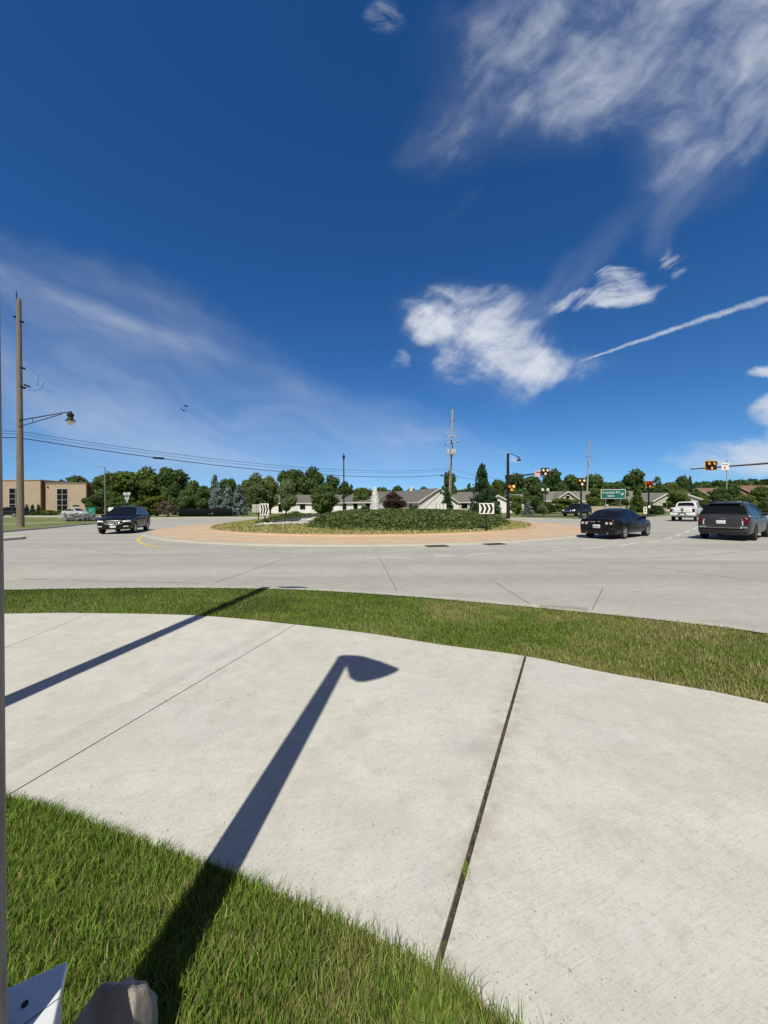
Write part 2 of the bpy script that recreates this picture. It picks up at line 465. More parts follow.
def grass_mat(name, dark, light, dry, trans=0.3):
    m, p = new_mat(name); nt_ = m.node_tree
    i = island()
    c = mixc(i, dark, light)
    c = mixc(S.m("MULTIPLY", attr("dry"), -1.0, clamp=True), c, mixc(i, tuple(x * 0.5 for x in dark), tuple(x * 0.62 for x in light)))
    c = mixc(S.m("MAXIMUM", attr("dry"), 0.0), c, mixc(i, tuple(x * 0.8 for x in dry), tuple(min(1, x * 1.3) for x in dry)))
    S.put(p.inputs['Base Color'], c); p.inputs['Roughness'].default_value = 0.5; p.inputs['Specular IOR Level'].default_value = 0.3
    t = nt_.nodes.new('ShaderNodeBsdfTranslucent'); S.put(t.inputs[0], c)
    mx = nt_.nodes.new('ShaderNodeMixShader'); mx.inputs[0].default_value = trans
    nt_.links.new(p.outputs[0], mx.inputs[1]); nt_.links.new(t.outputs[0], mx.inputs[2])
    nt_.links.new(mx.outputs[0], nt_.nodes['Material Output'].inputs[0])
    return m

M_ROAD = concrete("road_concrete", (0.385, 0.368, 0.330), (0.46, 0.442, 0.398), grain=0.7, wear=(0.045, 0.75, 0.55))
M_GUTTER = concrete("gutter_concrete", (0.46, 0.435, 0.385), (0.52, 0.495, 0.44), grain=0.6)
M_KERB = concrete("kerb_concrete", (0.45, 0.43, 0.38), (0.52, 0.50, 0.45), grain=0.6)
M_DIRT = mat("joint_dirt", (0.045, 0.038, 0.028), 0.95, var=0.5, scale=30)
M_SOIL = mat("soil", (0.05, 0.045, 0.02), 0.95, var=0.4, scale=12)
M_THATCH = mat("thatch", (0.12, 0.12, 0.035), 0.95, var=0.4, scale=25)
M_LAWN = mat("far_lawn", (0.12, 0.16, 0.035), 0.95, col2=(0.22, 0.22, 0.07), scale=0.35, bump=0.6, bscale=3.0)
M_GROUND = mat("far_ground", (0.06, 0.08, 0.025), 0.95, col2=(0.10, 0.10, 0.04), scale=0.05)
M_JOINT = mat("joint_tar", (0.185, 0.175, 0.155), 0.9)
M_PAINT = mat("road_paint_white", (0.66, 0.65, 0.62), 0.7, var=0.12, scale=14)
M_YELLOW = mat("road_paint_yellow", (0.68, 0.50, 0.16), 0.7, var=0.12, scale=14)
M_ASPHALT = mat("asphalt", (0.045, 0.046, 0.05), 0.9, var=0.25, scale=6, bump=0.3)
M_BLACK = mat("black_metal", (0.012, 0.012, 0.013), 0.45, spec=0.5)
M_STEEL = mat("galvanised_steel", (0.32, 0.33, 0.34), 0.45, metal=0.6, var=0.1)
M_ALU = mat("sign_back_aluminium", (0.42, 0.43, 0.43), 0.5, metal=0.3)
M_WHITE = mat("white_paint", (0.78, 0.78, 0.77), 0.5)
M_SIGNW = mat("sign_white", (0.82, 0.82, 0.80), 0.45)
M_SIGNB = mat("sign_black", (0.012, 0.012, 0.012), 0.5)
M_GREEN = mat("sign_green", (0.01, 0.16, 0.14), 0.4)
M_WOOD = mat("pole_wood", (0.15, 0.115, 0.09), 0.9, col2=(0.27, 0.215, 0.175), scale=3.0, stretch=(9, 9, 0.6), bump=0.4)
M_WOODG = mat("pole_wood_grey", (0.34, 0.32, 0.29), 0.9, col2=(0.46, 0.44, 0.40), scale=3.0, stretch=(9, 9, 0.6), bump=0.4)
M_CABLE = mat("cable", (0.012, 0.013, 0.016), 0.6)
M_LAMPGLASS = mat("lamp_glass", (0.72, 0.71, 0.66), 0.25)
M_BARK = mat("bark", (0.07, 0.055, 0.04), 0.95, var=0.4, scale=5, stretch=(4, 4, 1), bump=0.5)
M_TYRE = mat("tyre", (0.012, 0.012, 0.012), 0.85)
M_RIM = mat("rim", (0.55, 0.56, 0.58), 0.28, metal=0.9)
M_RIMD = mat("rim_dark", (0.10, 0.10, 0.11), 0.35, metal=0.8)
M_GLASS = mat("tinted_glass", (0.008, 0.010, 0.012), 0.06, spec=0.22)
M_PLAST = mat("black_plastic", (0.015, 0.015, 0.016), 0.55)
M_CHROME = mat("chrome", (0.75, 0.76, 0.78), 0.12, metal=1.0)
M_LAMP = mat("headlamp", (0.62, 0.64, 0.66), 0.12, spec=0.8)
M_RED = mat("tail_lamp", (0.32, 0.012, 0.016), 0.12, spec=0.8)
M_PLATE = mat("plate", (0.70, 0.72, 0.76), 0.4)

# ================================================================== ground
MB().sheet([(-4000, -3000), (4000, -3000), (4000, 5000), (-4000, 5000)], -0.22).build("ground", M_GROUND)["kind"] = "structure"
ROADZ = -0.13
MB().sheet([(-140, -40), (150, -40), (190, 60), (190, 190), (-140, 190)], ROADZ).build("road", M_ROAD)["kind"] = "structure"

G2 = lambda px, py, z=0.0: tuple(gp(px, py, z)[:2])
# edges of the path, the verge and the lawn, surveyed near to far
PATH_FAR = [(-16, 4.6), (-10, 5.4), G2(8, 614), G2(90, 613.5), G2(200, 616), G2(295, 625), G2(370, 634), G2(440, 645), G2(525, 656.5), G2(600, 672), G2(690, 688), G2(768, 704), (4.5, 1.7), (5.5, -0.6), (6.2, -3)]
PATH_NEAR = [(-16, 1.6), (-8, 2.9), (-4.4, 2.62), G2(12, 796), G2(110, 829), G2(220, 868), G2(330, 915), G2(440, 970), G2(515, 1024), (1.1, 0.82), (2.2, -0.1), (3.0, -1.2), (3.6, -3)]
VERGE_OUT = [(-16, 6.4), (-11, 7.1), G2(8, 590), G2(100, 588.5), G2(200, 588), G2(300, 590), G2(400, 596), G2(500, 604.5), G2(590, 613), G2(680, 622.5), G2(768, 634), (6.2, 3.0), (7.6, 0.4), (8.6, -3)]
# rounded versions (Catmull-Rom)
def smoothline(P, k=4):
    P = [Vector((p[0], p[1])) for p in P]; out = []
    for i in range(len(P) - 1):
        p0 = P[max(i - 1, 0)]; p1 = P[i]; p2 = P[i + 1]; p3 = P[min(i + 2, len(P) - 1)]
        for j in range(k):
            t = j / k
            out.append(0.5 * ((2 * p1) + (p2 - p0) * t + (2 * p0 - 5 * p1 + 4 * p2 - p3) * t * t + (3 * p1 - p0 - 3 * p2 + p3) * t ** 3))
    out.append(P[-1]); return [tuple(p) for p in out]
def offset(P, d):
    """line shifted to its left by d"""
    out = []
    for i in range(len(P)):
        a = Vector(P[max(i - 1, 0)]); b = Vector(P[min(i + 1, len(P) - 1)])
        t = (b - a).normalized(); out.append((P[i][0] - t.y * d, P[i][1] + t.x * d))
    return out
PF, PN, VO = smoothline(PATH_FAR), smoothline(PATH_NEAR), smoothline(VERGE_OUT)

def ribbon(mb, A, B, z, zb=None):
    for i in range(len(A) - 1):
        mb.quad((*A[i], z), (*A[i + 1], z), (*B[i + 1], zb if zb is not None else z), (*B[i], zb if zb is not None else z))
    return mb
# kerb beside the verge, with the gutter pan below it
kb_ = MB(); K0, K1 = VO, offset(VO, 0.15)
ribbon(kb_, K0, K1, 0.004); ribbon(kb_, K1, offset(VO, 0.175), 0.004, ROADZ + 0.004)
kb_.build("kerb", M_KERB)["kind"] = "structure"
gt = MB(); ribbon(gt, offset(VO, 0.176), offset(VO, 0.72), ROADZ + 0.004, ROADZ + 0.006)
gt.build("gutter", M_GUTTER)["kind"] = "structure"
# verge and lawn soil
MB().sheet(PF + VO[::-1], -0.012).build("verge_soil", M_THATCH)["kind"] = "structure"
MB().sheet(PN + [(3.6, -6), (-16, -6)], -0.012).build("lawn_soil", M_THATCH)["kind"] = "structure"

# path slabs: the path cut at its joints
def cut(line, p):
    """index and point on a line nearest to p"""
    best = None
    for i in range(len(line) - 1):
        a, b = Vector(line[i]), Vector(line[i + 1]); ab = b - a
        t = max(0, min(1, (Vector(p) - a).dot(ab) / ab.length_squared)); q = a + ab * t
        d = (q - Vector(p)).length
        if best is None or d < best[0]: best = (d, i, tuple(q))
    return best[1], best[2]
def between(line, a, b):
    i, p = a; j, q = b
    return [p] + line[i + 1:j + 1] + [q]
JOINTS = [(G2(90, 613.5), (-4.05, 2.6), 0.008), (G2(295, 625), G2(10, 795), 0.011), (G2(525.5, 656.5), G2(437, 969), 0.024)]
far_c = [(0, PF[0])]; near_c = [(0, PN[0])]
sl_polys = []
prev = (PF[0], PN[0])
def shifted(pf, pn, s):
    d = (Vector(pf) - Vector(pn)).normalized(); nrm = Vector((d.y, -d.x)) * s   # to the right of the joint, seen from the near end
    return tuple(Vector(pf) + nrm), tuple(Vector(pn) + nrm)
edges = [prev]
for pf, pn, g in JOINTS: edges += [shifted(pf, pn, -g / 2), shifted(pf, pn, g / 2)]
edges.append((PF[-1], PN[-1]))
band_ln = None
pm = MB()
for k in range(0, len(edges), 2):
    (f0, n0), (f1, n1) = edges[k], edges[k + 1]
    a, b = cut(PF, f0), cut(PF, f1); c, d = cut(PN, n0), cut(PN, n1)
    poly = between(PF, a, b) + between(PN, c, d)[::-1]
    pm.prism(poly, -0.12, 0.006)
ja, jb = Vector(JOINTS[2][0]), Vector(JOINTS[2][1]); jd_ = (jb - ja).normalized(); EDGE = (ja.x, ja.y, -jd_.y, jd_.x)
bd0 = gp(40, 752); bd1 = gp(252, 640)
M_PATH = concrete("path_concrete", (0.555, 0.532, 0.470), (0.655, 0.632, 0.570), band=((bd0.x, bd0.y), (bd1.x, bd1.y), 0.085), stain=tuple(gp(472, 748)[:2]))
ps = pm.build("sidewalk", M_PATH); ps["kind"] = "structure"
jd = MB()
for pf, pn, g in JOINTS:
    d = (Vector(pf) - Vector(pn)).normalized(); n_ = Vector((d.y, -d.x)) * (g / 2 + 0.004)
    A, B = Vector(pf) - d * 0.02, Vector(pn) + d * 0.01
    jd.quad((*(A - n_), -0.010), (*(A + n_), -0.010), (*(B + n_), -0.010), (*(B - n_), -0.010))
jd.build("joint_filler", M_DIRT)["kind"] = "structure"

# road joints, seams in the slabs of the carriageway
def road_line(mb, px, w, z=ROADZ + 0.004):
    P = [gp(x, y, z) for x, y in px]
    for a, b in zip(P, P[1:]):
        d = (b - a).normalized(); n_ = Vector((-d.y, d.x, 0)) * w / 2
        mb.quad(a - n_, a + n_, b + n_, b - n_)
rj = MB()
for px in ([(375, 549), (397, 591)], [(290, 557), (255, 569), (216, 582)], [(495, 582), (538, 609)], [(603, 588), (592, 610)],
           [(20, 579), (200, 583)], [(520, 551), (590, 560), (700, 556), (768, 549)], [(640, 566), (768, 582)], [(10, 558), (160, 556), (290, 557)], [(60, 544), (130, 556)]):
    road_line(rj, px, 0.014)
rj.build("road_joints", M_JOINT)["kind"] = "structure"
rp = MB()
for px in ([(-30, 0), (0, 0)],): pass
for a, b in (((366, 557.6), (406, 557.4)), ((434, 556.4), (454, 555.6)), ((468, 554.6), (494, 553.0)), ((552, 550.6), (568, 549.8)), ((582, 548.6), (606, 546.6)),
             ((620, 545.4), (638, 542.6)), ((646, 542.3), (660, 540.4)), ((664, 539.2), (672, 537.2)), ((675, 536.2), (682, 533.8)), ((684, 532.9), (690, 530.6)), ((692, 529.6), (698, 527.0))):
    road_line(rp, (a, b), 0.14)
rp.build("lane_marking", M_PAINT)["kind"] = "structure"
ry = MB(); road_line(ry, [(166, 531.0), (150, 533.6), (141, 536.6), (137.5, 539.6), (140, 542.6), (147, 545.2), (158, 547.0)], 0.16)
ry.build("yellow_line", M_YELLOW)["kind"] = "structure"

# ------------------------------------------------------------------ roundabout
CX, CY, RA, RI = -0.9, 32.2, 16.4, 12.45
def circ(r, n=96, cx=CX, cy=CY): return [(cx + r * math.cos(2 * PI * k / n), cy + r * math.sin(2 * PI * k / n)) for k in range(n)]
def ring(mb, r0, z0, r1, z1, n=96):
    A, B = circ(r0, n), circ(r1, n)
    for k in range(n):
        j = (k + 1) % n; mb.quad((*A[k], z0), (*A[j], z0), (*B[j], z1), (*B[k], z1))
    return mb
mm, p = new_mat("apron_brick")
co = objco(); x, y, z = sep(co)
bt = S.nt.nodes.new('ShaderNodeTexBrick'); bt.inputs['Scale'].default_value = 4.0
bt.inputs['Color1'].default_value = (0.55, 0.37, 0.235, 1); bt.inputs['Color2'].default_value = (0.61, 0.43, 0.285, 1); bt.inputs['Mortar'].default_value = (0.48, 0.35, 0.24, 1)
S.put(bt.inputs['Vector'], co)
S.put(p.inputs['Base Color'], mixc(smooth(noise(co, 0.6, 5, 0.65), 0.35, 0.7) * 0.5, S(bt.outputs[0]), (0.64, 0.51, 0.37)))
p.inputs['Roughness'].default_value = 0.9
M_APRON = mm
ap = MB(); ring(ap, RA - 0.45, -0.045, RI + 0.25, 0.0); ap.build("apron_paving", M_APRON)["kind"] = "structure"
ak = MB(); ring(ak, RA, ROADZ - 0.01, RA - 0.12, -0.045); ring(ak, RA - 0.12, -0.045, RA - 0.47, -0.042); ak.build("apron_kerb", concrete("apron_kerb_concrete", (0.43, 0.395, 0.335), (0.49, 0.455, 0.39), grain=0.6))["kind"] = "structure"
M_IKERB = concrete("island_kerb_concrete", (0.52, 0.36, 0.24), (0.60, 0.44, 0.30), grain=0.6)
ik = MB(); ring(ik, RI + 0.26, -0.02, RI + 0.20, 0.095); ring(ik, RI + 0.20, 0.095, RI - 0.02, 0.10); ring(ik, RI - 0.02, 0.10, RI - 0.04, 0.03); ik.build("island_kerb", M_IKERB)["kind"] = "structure"
def mound(x, y):
    r = np.hypot(np.asarray(x) - CX, np.asarray(y) - CY) / RI
    return 0.07 + 0.62 * np.clip(1 - r ** 3.2, 0, 1)
mdm = MB(); rr = np.linspace(RI - 0.03, 0.3, 22)
for a, b in zip(rr, rr[1:]):
    za, zb = float(mound(CX + a, CY)), float(mound(CX + b, CY)); ring(mdm, a, za, b, zb, 72)
mdm.build("island_soil", mat("island_mulch", (0.20, 0.17, 0.06), 0.95, col2=(0.30, 0.25, 0.10), scale=1.5), smooth=True)["kind"] = "structure"

# ------------------------------------------------------------------ far lawns
def lawn(name, poly, z=0.0, kerb=None):
    MB().sheet(poly, z).build(name, M_LAWN)["kind"] = "structure"
    if kerb:
        k = MB(); K = kerb
        o1, o2 = offset(K, 0.22), offset(K, 0.24)
        ribbon(k, K, o1, z + 0.004); ribbon(k, o1, o2, z + 0.004, ROADZ - 0.02)
        k.build("lawn_kerb", M_KERB)["kind"] = "structure"
KL = [(-80, 23.5), (-45, 27.0), G2(0, 531), G2(50, 526.6), G2(98, 522), (-40, 53), (-38, 58.5), G2(170, 517.3), G2(262, 516.8), (-10, 57), (2, 55)]
lawn("far_lawn", KL + [(2, 260), (-300, 260), (-300, 23.5)], kerb=KL[::-1])
KR = [(2, 55), (10, 53), G2(508, 517.4), G2(545, 518), G2(600, 519.4), G2(640, 518), G2(668, 515.6), (62, 76), (95, 106), (180, 180)]
lawn("far_lawn", KR + [(180, 300), (2, 300)], kerb=KR[::-1])
KE = [(230, 175), (105, 82), (75, 58), (60, 40), (56, 20), (58, -30)]
lawn("far_lawn", KE + [(500, -30), (500, 175)], kerb=KE[::-1])
# footpath strip and drive on the far lawns
M_FP = concrete("far_path", (0.45, 0.43, 0.38), (0.52, 0.50, 0.45), grain=0.4)
fp = MB(); A = [gp(-20, 525.5), gp(60, 522.6), gp(97, 520)]; ribbon(fp, [tuple(a[:2]) for a in A], [(a.x - 0.5, a.y + 2.2) for a in A], 0.012); fp.build("far_footpath", M_FP)["kind"] = "structure"
MB().sheet([(-75, 63), (-41, 63), (-41, 76), (-75, 76)], 0.012).build("car_park", M_FP)["kind"] = "structure"
MB().sheet([(20, 51), (36, 51), (40, 56), (19, 56)], 0.012).build("far_drive", M_ASPHALT)["kind"] = "structure"
# splitter island at the side of the picture
sp = MB(); P = [gp(-60, 538), gp(-20, 536.6), gp(22, 535.3), gp(26, 536.2), gp(20, 537.2), gp(-20, 540.5), gp(-60, 544)]
sp.prism([tuple(q[:2]) for q in P], -0.2, 0.0).build("splitter_island", M_KERB)["kind"] = "structure"

# ------------------------------------------------------------------ grass
def dryness(x, y):
    n_ = vnoise(x, y, 0.55, 3) * 0.6 + vnoise(x, y, 0.17, 4) * 0.4
    return n_
M_GRASS = grass_mat("lawn_grass", (0.075, 0.140, 0.010), (0.285, 0.420, 0.068), (0.46, 0.38, 0.18))
lawn_poly = [(-3.2, 2.45)] + [p for p in PN if -2.6 < p[0] < 1.3] + [(1.6, 0.35), (1.6, -0.6), (-3.2, -0.6)]
LP = scatter(lawn_poly, 165000)
keep = (LP[:, 1] > 0.55)
LP = LP[keep]
dr = np.clip((dryness(LP[:, 0], LP[:, 1]) - 0.52) * 2.0, 0, 0.65) * (RNG.random(len(LP)) < 0.6) + (RNG.random(len(LP)) < 0.05) * 0.8
clump = 0.75 + 0.5 * vnoise(LP[:, 0], LP[:, 1], 0.09, 9)
g1 = blades("lawn_grass", LP, -0.012, 0.047 * clump, 0.0036, M_GRASS, np.clip(dr, 0, 1), lean=0.75, bias=(0.05, 0.1))
tag(g1, kind="stuff")
# longer wisps leaning over the edge of the path
ex = np.array([p for p in PN if -2.8 < p[0] < 1.2]); idx = RNG.integers(0, len(ex) - 1, 1500); t = RNG.random(1500)[:, None]
EP = ex[idx] * (1 - t) + ex[idx + 1] * t; EP[:, 1] -= RNG.exponential(0.02, 1500)
g2 = blades("edge_grass", EP, -0.012, RNG.uniform(0.02, 0.075, 1500), 0.0026, M_GRASS, (RNG.random(1500) < 0.25) * 0.7, lean=0.8, bias=(0.1, 0.30)); tag(g2, kind="stuff")

VP_poly = [p for p in PF if -9.5 < p[0] < 6.2 and p[1] > -1.0] + [p for p in VO if -9.5 < p[0] < 8 and p[1] > 0][::-1]
VP = scatter(VP_poly, 150000)
near = (RNG.random(len(VP)) < np.clip(1.6 - 0.14 * np.hypot(VP[:, 0], VP[:, 1]), 0.55, 1))
VP = VP[near]
side = 1 / (1 + np.exp(-(VP[:, 0] - 0.9) / 0.8))
n1 = vnoise(VP[:, 0], VP[:, 1], 0.8, 5) * 0.5 + vnoise(VP[:, 0], VP[:, 1], 0.25, 6) * 0.5
dpath = np.min(np.hypot(VP[:, None, 0] - np.array(PF)[None, 8:60:2, 0], VP[:, None, 1] - np.array(PF)[None, 8:60:2, 1]), axis=1)
dry = np.clip(0.02 + side * 0.80 + (n1 - 0.5) * (0.9 + side * 0.9) + np.clip(0.40 - dpath, 0, 1) * 0.9, -0.05, 0.95) * RNG.uniform(0.5, 1.0, len(VP))
lush = vnoise(VP[:, 0] + 9, VP[:, 1], 0.9, 15) * 0.6 + vnoise(VP[:, 0] + 9, VP[:, 1] * 1.6, 0.35, 16) * 0.4
dry = dry - np.clip((lush - 0.41) * 4, 0, 1) * (1.0 - 0.72 * side) * np.clip(dpath / 0.35, 0, 1)
g3 = blades("verge_grass", VP, -0.012, 0.046, 0.0065, M_GRASS, dry, lean=0.8); tag(g3, kind="stuff")
ci = RNG.integers(0, len(PN) - 1, 420); ct = RNG.random(420)[:, None]; PNa = np.array(PN)
CPt = PNa[ci] * (1 - ct) + PNa[ci + 1] * ct; CPt[:, 1] += RNG.exponential(0.07, 420); CPt[:, 0] += RNG.exponential(0.03, 420)
CPt = CPt[(CPt[:, 0] > -2.6) & (CPt[:, 0] < 1.4) & (CPt[:, 1] > 0.5)]
V, Q = leaf_cards(np.stack([CPt[:, 0], CPt[:, 1], np.full(len(CPt), 0.0085)], 1), 0.0030, 77, flat=5.0)
tag(fast_mesh("grass_clippings", V, Q, np.zeros((0, 3)), mat("dry_clippings", (0.20, 0.17, 0.08), 0.9, var=0.5, scale=40)), kind="stuff")
# moss and a weed in the wide joint
a_, b_ = Vector(JOINTS[2][0]), Vector(JOINTS[2][1])
mo = gp(466, 872)
mp = np.stack([RNG.normal(mo.x, 0.007, 420), RNG.normal(mo.y, 0.028, 420)], 1)
tag(blades("joint_moss", mp, -0.010, 0.02, 0.004, M_GRASS, RNG.random(420) * 0.3, lean=1.0), kind="stuff")
tq = np.clip(RNG.normal(0.62, 0.22, 260), 0.02, 0.97); jp = np.array(a_)[None] * (1 - tq[:, None]) + np.array(b_)[None] * tq[:, None] + RNG.normal(0, 0.006, (260, 2))
tag(blades("joint_weeds", jp, -0.010, 0.012, 0.003, M_GRASS, RNG.random(260) * 0.8, lean=1.0), kind="stuff")

# planting on the island
M_GC = grass_mat("island_groundcover", (0.28, 0.30, 0.08), (0.54, 0.54, 0.19), (0.54, 0.45, 0.27))
n_ = 42000; a = RNG.uniform(0, 2 * PI, n_); r = np.sqrt(RNG.uniform(4.5 ** 2, (RI - 0.06) ** 2, n_)); IP = np.stack([CX + r * np.cos(a), CY + r * np.sin(a)], 1)
IP = IP[(IP[:, 1] < CY + 2)]
IP = IP[~inside([(-7.7, 24.4), (-5.3, 24.0), (-2.2, 31.2), (-4.6, 32.0)], IP[:, 0], IP[:, 1])]
dd = np.clip((r[:len(IP)] * 0 + np.hypot(IP[:, 0] - CX, IP[:, 1] - CY) - RI + 1.1) * 0.5, 0, 0.8) * RNG.random(len(IP)) + vnoise(IP[:, 0], IP[:, 1], 0.6, 8) * 0.3
g4 = blades("island_groundcover", IP, 0, 0.13, 0.05, M_GC, np.clip(dd, 0, 1), lean=0.9, zfun=mound); tag(g4, kind="stuff")

M_JUN = foliage("juniper_foliage", (0.090, 0.130, 0.038), (0.195, 0.255, 0.085), 0.35)
def juniper(name, poly, n, hgt, mat_, seed, label=None):
    P = scatter(poly, n)
    lump = vnoise(P[:, 0] + 50, P[:, 1], 1.1, seed) * 0.65 + vnoise(P[:, 0] + 50, P[:, 1], 0.42, seed + 1) * 0.35
    # lower towards the border of the bed
    pp = np.array(poly); dist = np.full(len(P), 9.0)
    for i in range(len(pp)):
        A, B = pp[i - 1], pp[i]; ab = B - A; t = np.clip(((P - A) @ ab) / (ab @ ab + 1e-9), 0, 1); dist = np.minimum(dist, np.hypot(*(A + t[:, None] * ab - P).T))
    H = hgt * np.clip(dist / 0.7, 0.25, 1) * (0.45 + 0.8 * lump)
    z = mound(P[:, 0], P[:, 1]) + H * RNG.uniform(0.35, 1.05, len(P))
    C = np.stack([P[:, 0], P[:, 1], z], 1)
    V, Q = leaf_cards(C, 0.085, seed, flat=0.35)
    o = fast_mesh(name, V, Q, np.zeros((0, 3)), mat_)
    return o
jpoly = [(-4.6, 22.4), (-2.6, 21.1), (-0.5, 20.65), (2.0, 20.8), (4.4, 21.6), (6.6, 23.1), (8.4, 25.6), (9.3, 28.6), (9.4, 32), (8.4, 36), (4, 39), (-1, 40), (-5, 38), (-2.6, 33.5), (-2.4, 31.5), (-3.4, 28.5), (-4.6, 25.8)]
tag(juniper("juniper_cover", jpoly, 62000, 0.55, M_JUN, 21), kind="stuff")
hpoly = [(-8.7, 25.9), (-7.9, 25.7), (-7.0, 27.4), (-5.9, 29.6), (-4.9, 31.4), (-5.2, 32.4), (-6.4, 31.2), (-8.0, 28.2)]
h_ = juniper("juniper_hedge", hpoly, 9000, 0.62, M_JUN, 33)
tag(h_, "low spreading juniper hedge beside the dark walkway on the roundabout", "hedge")
# dark walk ramping up the mound between pale stones
def walk_z(t): return 0.58 + 0.46 * t
wk = MB(); N_ = 14
for i in range(N_):
    t0, t1 = i / N_, (i + 1) / N_
    q = lambda t, s: (-6.5 + 3.1 * t + s * 1.0, 25.0 + 6.4 * t - s * 0.40)
    c = [q(t0, -1), q(t0, 1), q(t1, 1), q(t1, -1)]
    zz = [walk_z(t0), walk_z(t0), walk_z(t1), walk_z(t1)]
    wk.quad(*[(x_, y_, z_) for (x_, y_), z_ in zip(c, zz)])
    for k in (0, 1): 
        m_, n_ = ((3, 0), (1, 2))[k]; wk.quad((*c[m_], zz[m_]), (*c[n_], zz[n_]), (*c[n_], zz[n_] - 0.6), (*c[m_], zz[m_] - 0.6))
wk.build("mound_walk", M_ASPHALT)["kind"] = "structure"
M_STONE = mat("pale_stone", (0.40, 0.38, 0.35), 0.9, col2=(0.58, 0.56, 0.52), scale=2.0)
stn = MB()
def stones(n, f, s, ramp=False):
    for i in range(n):
        tt_ = random.random(); x_, y_ = f(tt_); x_ += random.gauss(0, 0.16); y_ += random.gauss(0, 0.16)
        z_ = max(float(mound(x_, y_)), walk_z(tt_) - 0.06 if ramp else 0); q = s * random.uniform(0.6, 1.5)
        stn.box((x_, y_, z_ + 0.10), (q, q * 0.8, q * 0.6), rot=Matrix.Rotation(random.random() * 6, 3, 'Z') @ Matrix.Rotation(random.random(), 3, 'X'))
stones(420, lambda t: (-7.9 + 3.9 * t, 24.5 - 0.9 * t + random.uniform(-.2, .2)), 0.10)
stones(260, lambda t: (-5.2 + 2.8 * t, 24.6 + 6.3 * t), 0.17, True)
tag(stn.build("edging_stones", M_STONE), kind="stuff")

# ================================================================== lamp posts by the path
M_POST = mat("weathered_post", (0.22, 0.18, 0.15), 0.8, col2=(0.36, 0.31, 0.26), scale=6, stretch=(6, 6, 0.8), bump=0.3)
def bell_lamp(parent, x, z, mat_metal, s=1.0):
    """hanging bell lantern with its top at x, z"""
    M = Matrix.Translation((x, 0, z)) @ Matrix.Scale(s, 4)
    b = MB().lathe([(0.0, 0.0), (0.05, 0.0), (0.06, -0.10), (0.14, -0.12), (0.19, -0.20), (0.27, -0.32), (0.29, -0.44), (0.27, -0.44), (0.13, -0.26), (0.0, -0.22)], 24, M)
    sh = b.build("lantern_shade", mat_metal, parent, smooth=True)
    g = MB().lathe([(0.0, -0.62), (0.10, -0.58), (0.16, -0.50), (0.17, -0.43), (0.0, -0.40)], 20, M)
    g.build("lantern_glass", M_LAMPGLASS, sh, smooth=True)
def arm_lamp(name, label, loc, H, r, reach, rz, m, group=None, s=1.0, hood=False):
    t = thing(name, label, "lamp post", loc, rz, group)
    MB().tube([(0, 0, -0.05), (0, 0, 1.4), (0, 0, H)], [r, r * 0.97, r * 0.78], 18).build("post", m, t, smooth=True)
    MB().lathe([(r * 1.9, 0), (r * 1.9, 0.05), (r * 1.35, 0.09), (r * 1.05, 0.12)], 20).build("base_plate", m, t, smooth=True)
    if hood:                                               # a leaf shaped hooded head leaning off the post
        out = [(-0.08, 0.02), (0.05, 0.06), (0.18, 0.03), (0.36, -0.10), (0.54, -0.27), (0.55, -0.31), (0.46, -0.40), (0.36, -0.48), (0.24, -0.54), (0.17, -0.54), (0.10, -0.46), (0.06, -0.30), (0.03, -0.12), (-0.06, -0.06)]
        hd = MB(); hd.prism(out, H - 0.03, H + 0.03)
        bmesh.ops.bevel(hd.bm, geom=[e for e in hd.bm.edges if len(e.link_faces) == 2 and e.calc_face_angle(0) > 1.0], offset=0.018, segments=2, affect='EDGES')
        ho = hd.build("lamp_head", m, t, smooth=True)
        MB().prism([(0.16, -0.16), (0.40, -0.26), (0.34, -0.40), (0.20, -0.44)], H - 0.045, H - 0.031).build("lamp_glass", M_LAMPGLASS, ho)
        return t
    MB().tube([(0, 0, H - 0.10), (0.03, 0, H - 0.01), (reach * 0.5, 0, H + 0.02), (reach * 0.9, 0, H + 0.0), (reach, 0, H - 0.06)], [r * .8, 0.06, 0.055, 0.055, 0.06], 10).build("arm", m, t, smooth=True)
    bell_lamp(t, reach, H + 0.02, m, s)
    return t
tan_el = math.tan(SUN_EL)
# the near post: its edge just enters the picture
pe = ray(6.5, 800.0); PX = math.tan(math.atan2(pe.x, pe.y) - math.asin(0.086 / 1.108))
PY = -0.916 / (PX - 0.128); PXc = PX * PY
near_post = arm_lamp("lamp_post", "weathered brown lamp post rising from a square white base on the lawn", (PXc, PY, -0.02), 4.16, 0.086, 0.30, 0.0, M_POST, hood=True)
# the second post stands farther along the lawn; its long shadow crosses the path and verge
tip = gp(281, 587.2, ROADZ)
H2 = 8.6; L2 = (H2 - ROADZ) / tan_el
lean = 0.05 * L2                                            # tilt added to turn its shadow; the post itself is out of view
far_post = arm_lamp("lamp_post", "tall black lamp post whose thin shadow crosses path and verge", (tip.x - SD.x * L2 - lean, tip.y - SD.y * L2, 0.0), H2, 0.11, 0.42, 0.0, M_BLACK, s=1.0)
far_post.rotation_euler[1] = math.atan2(lean, H2)

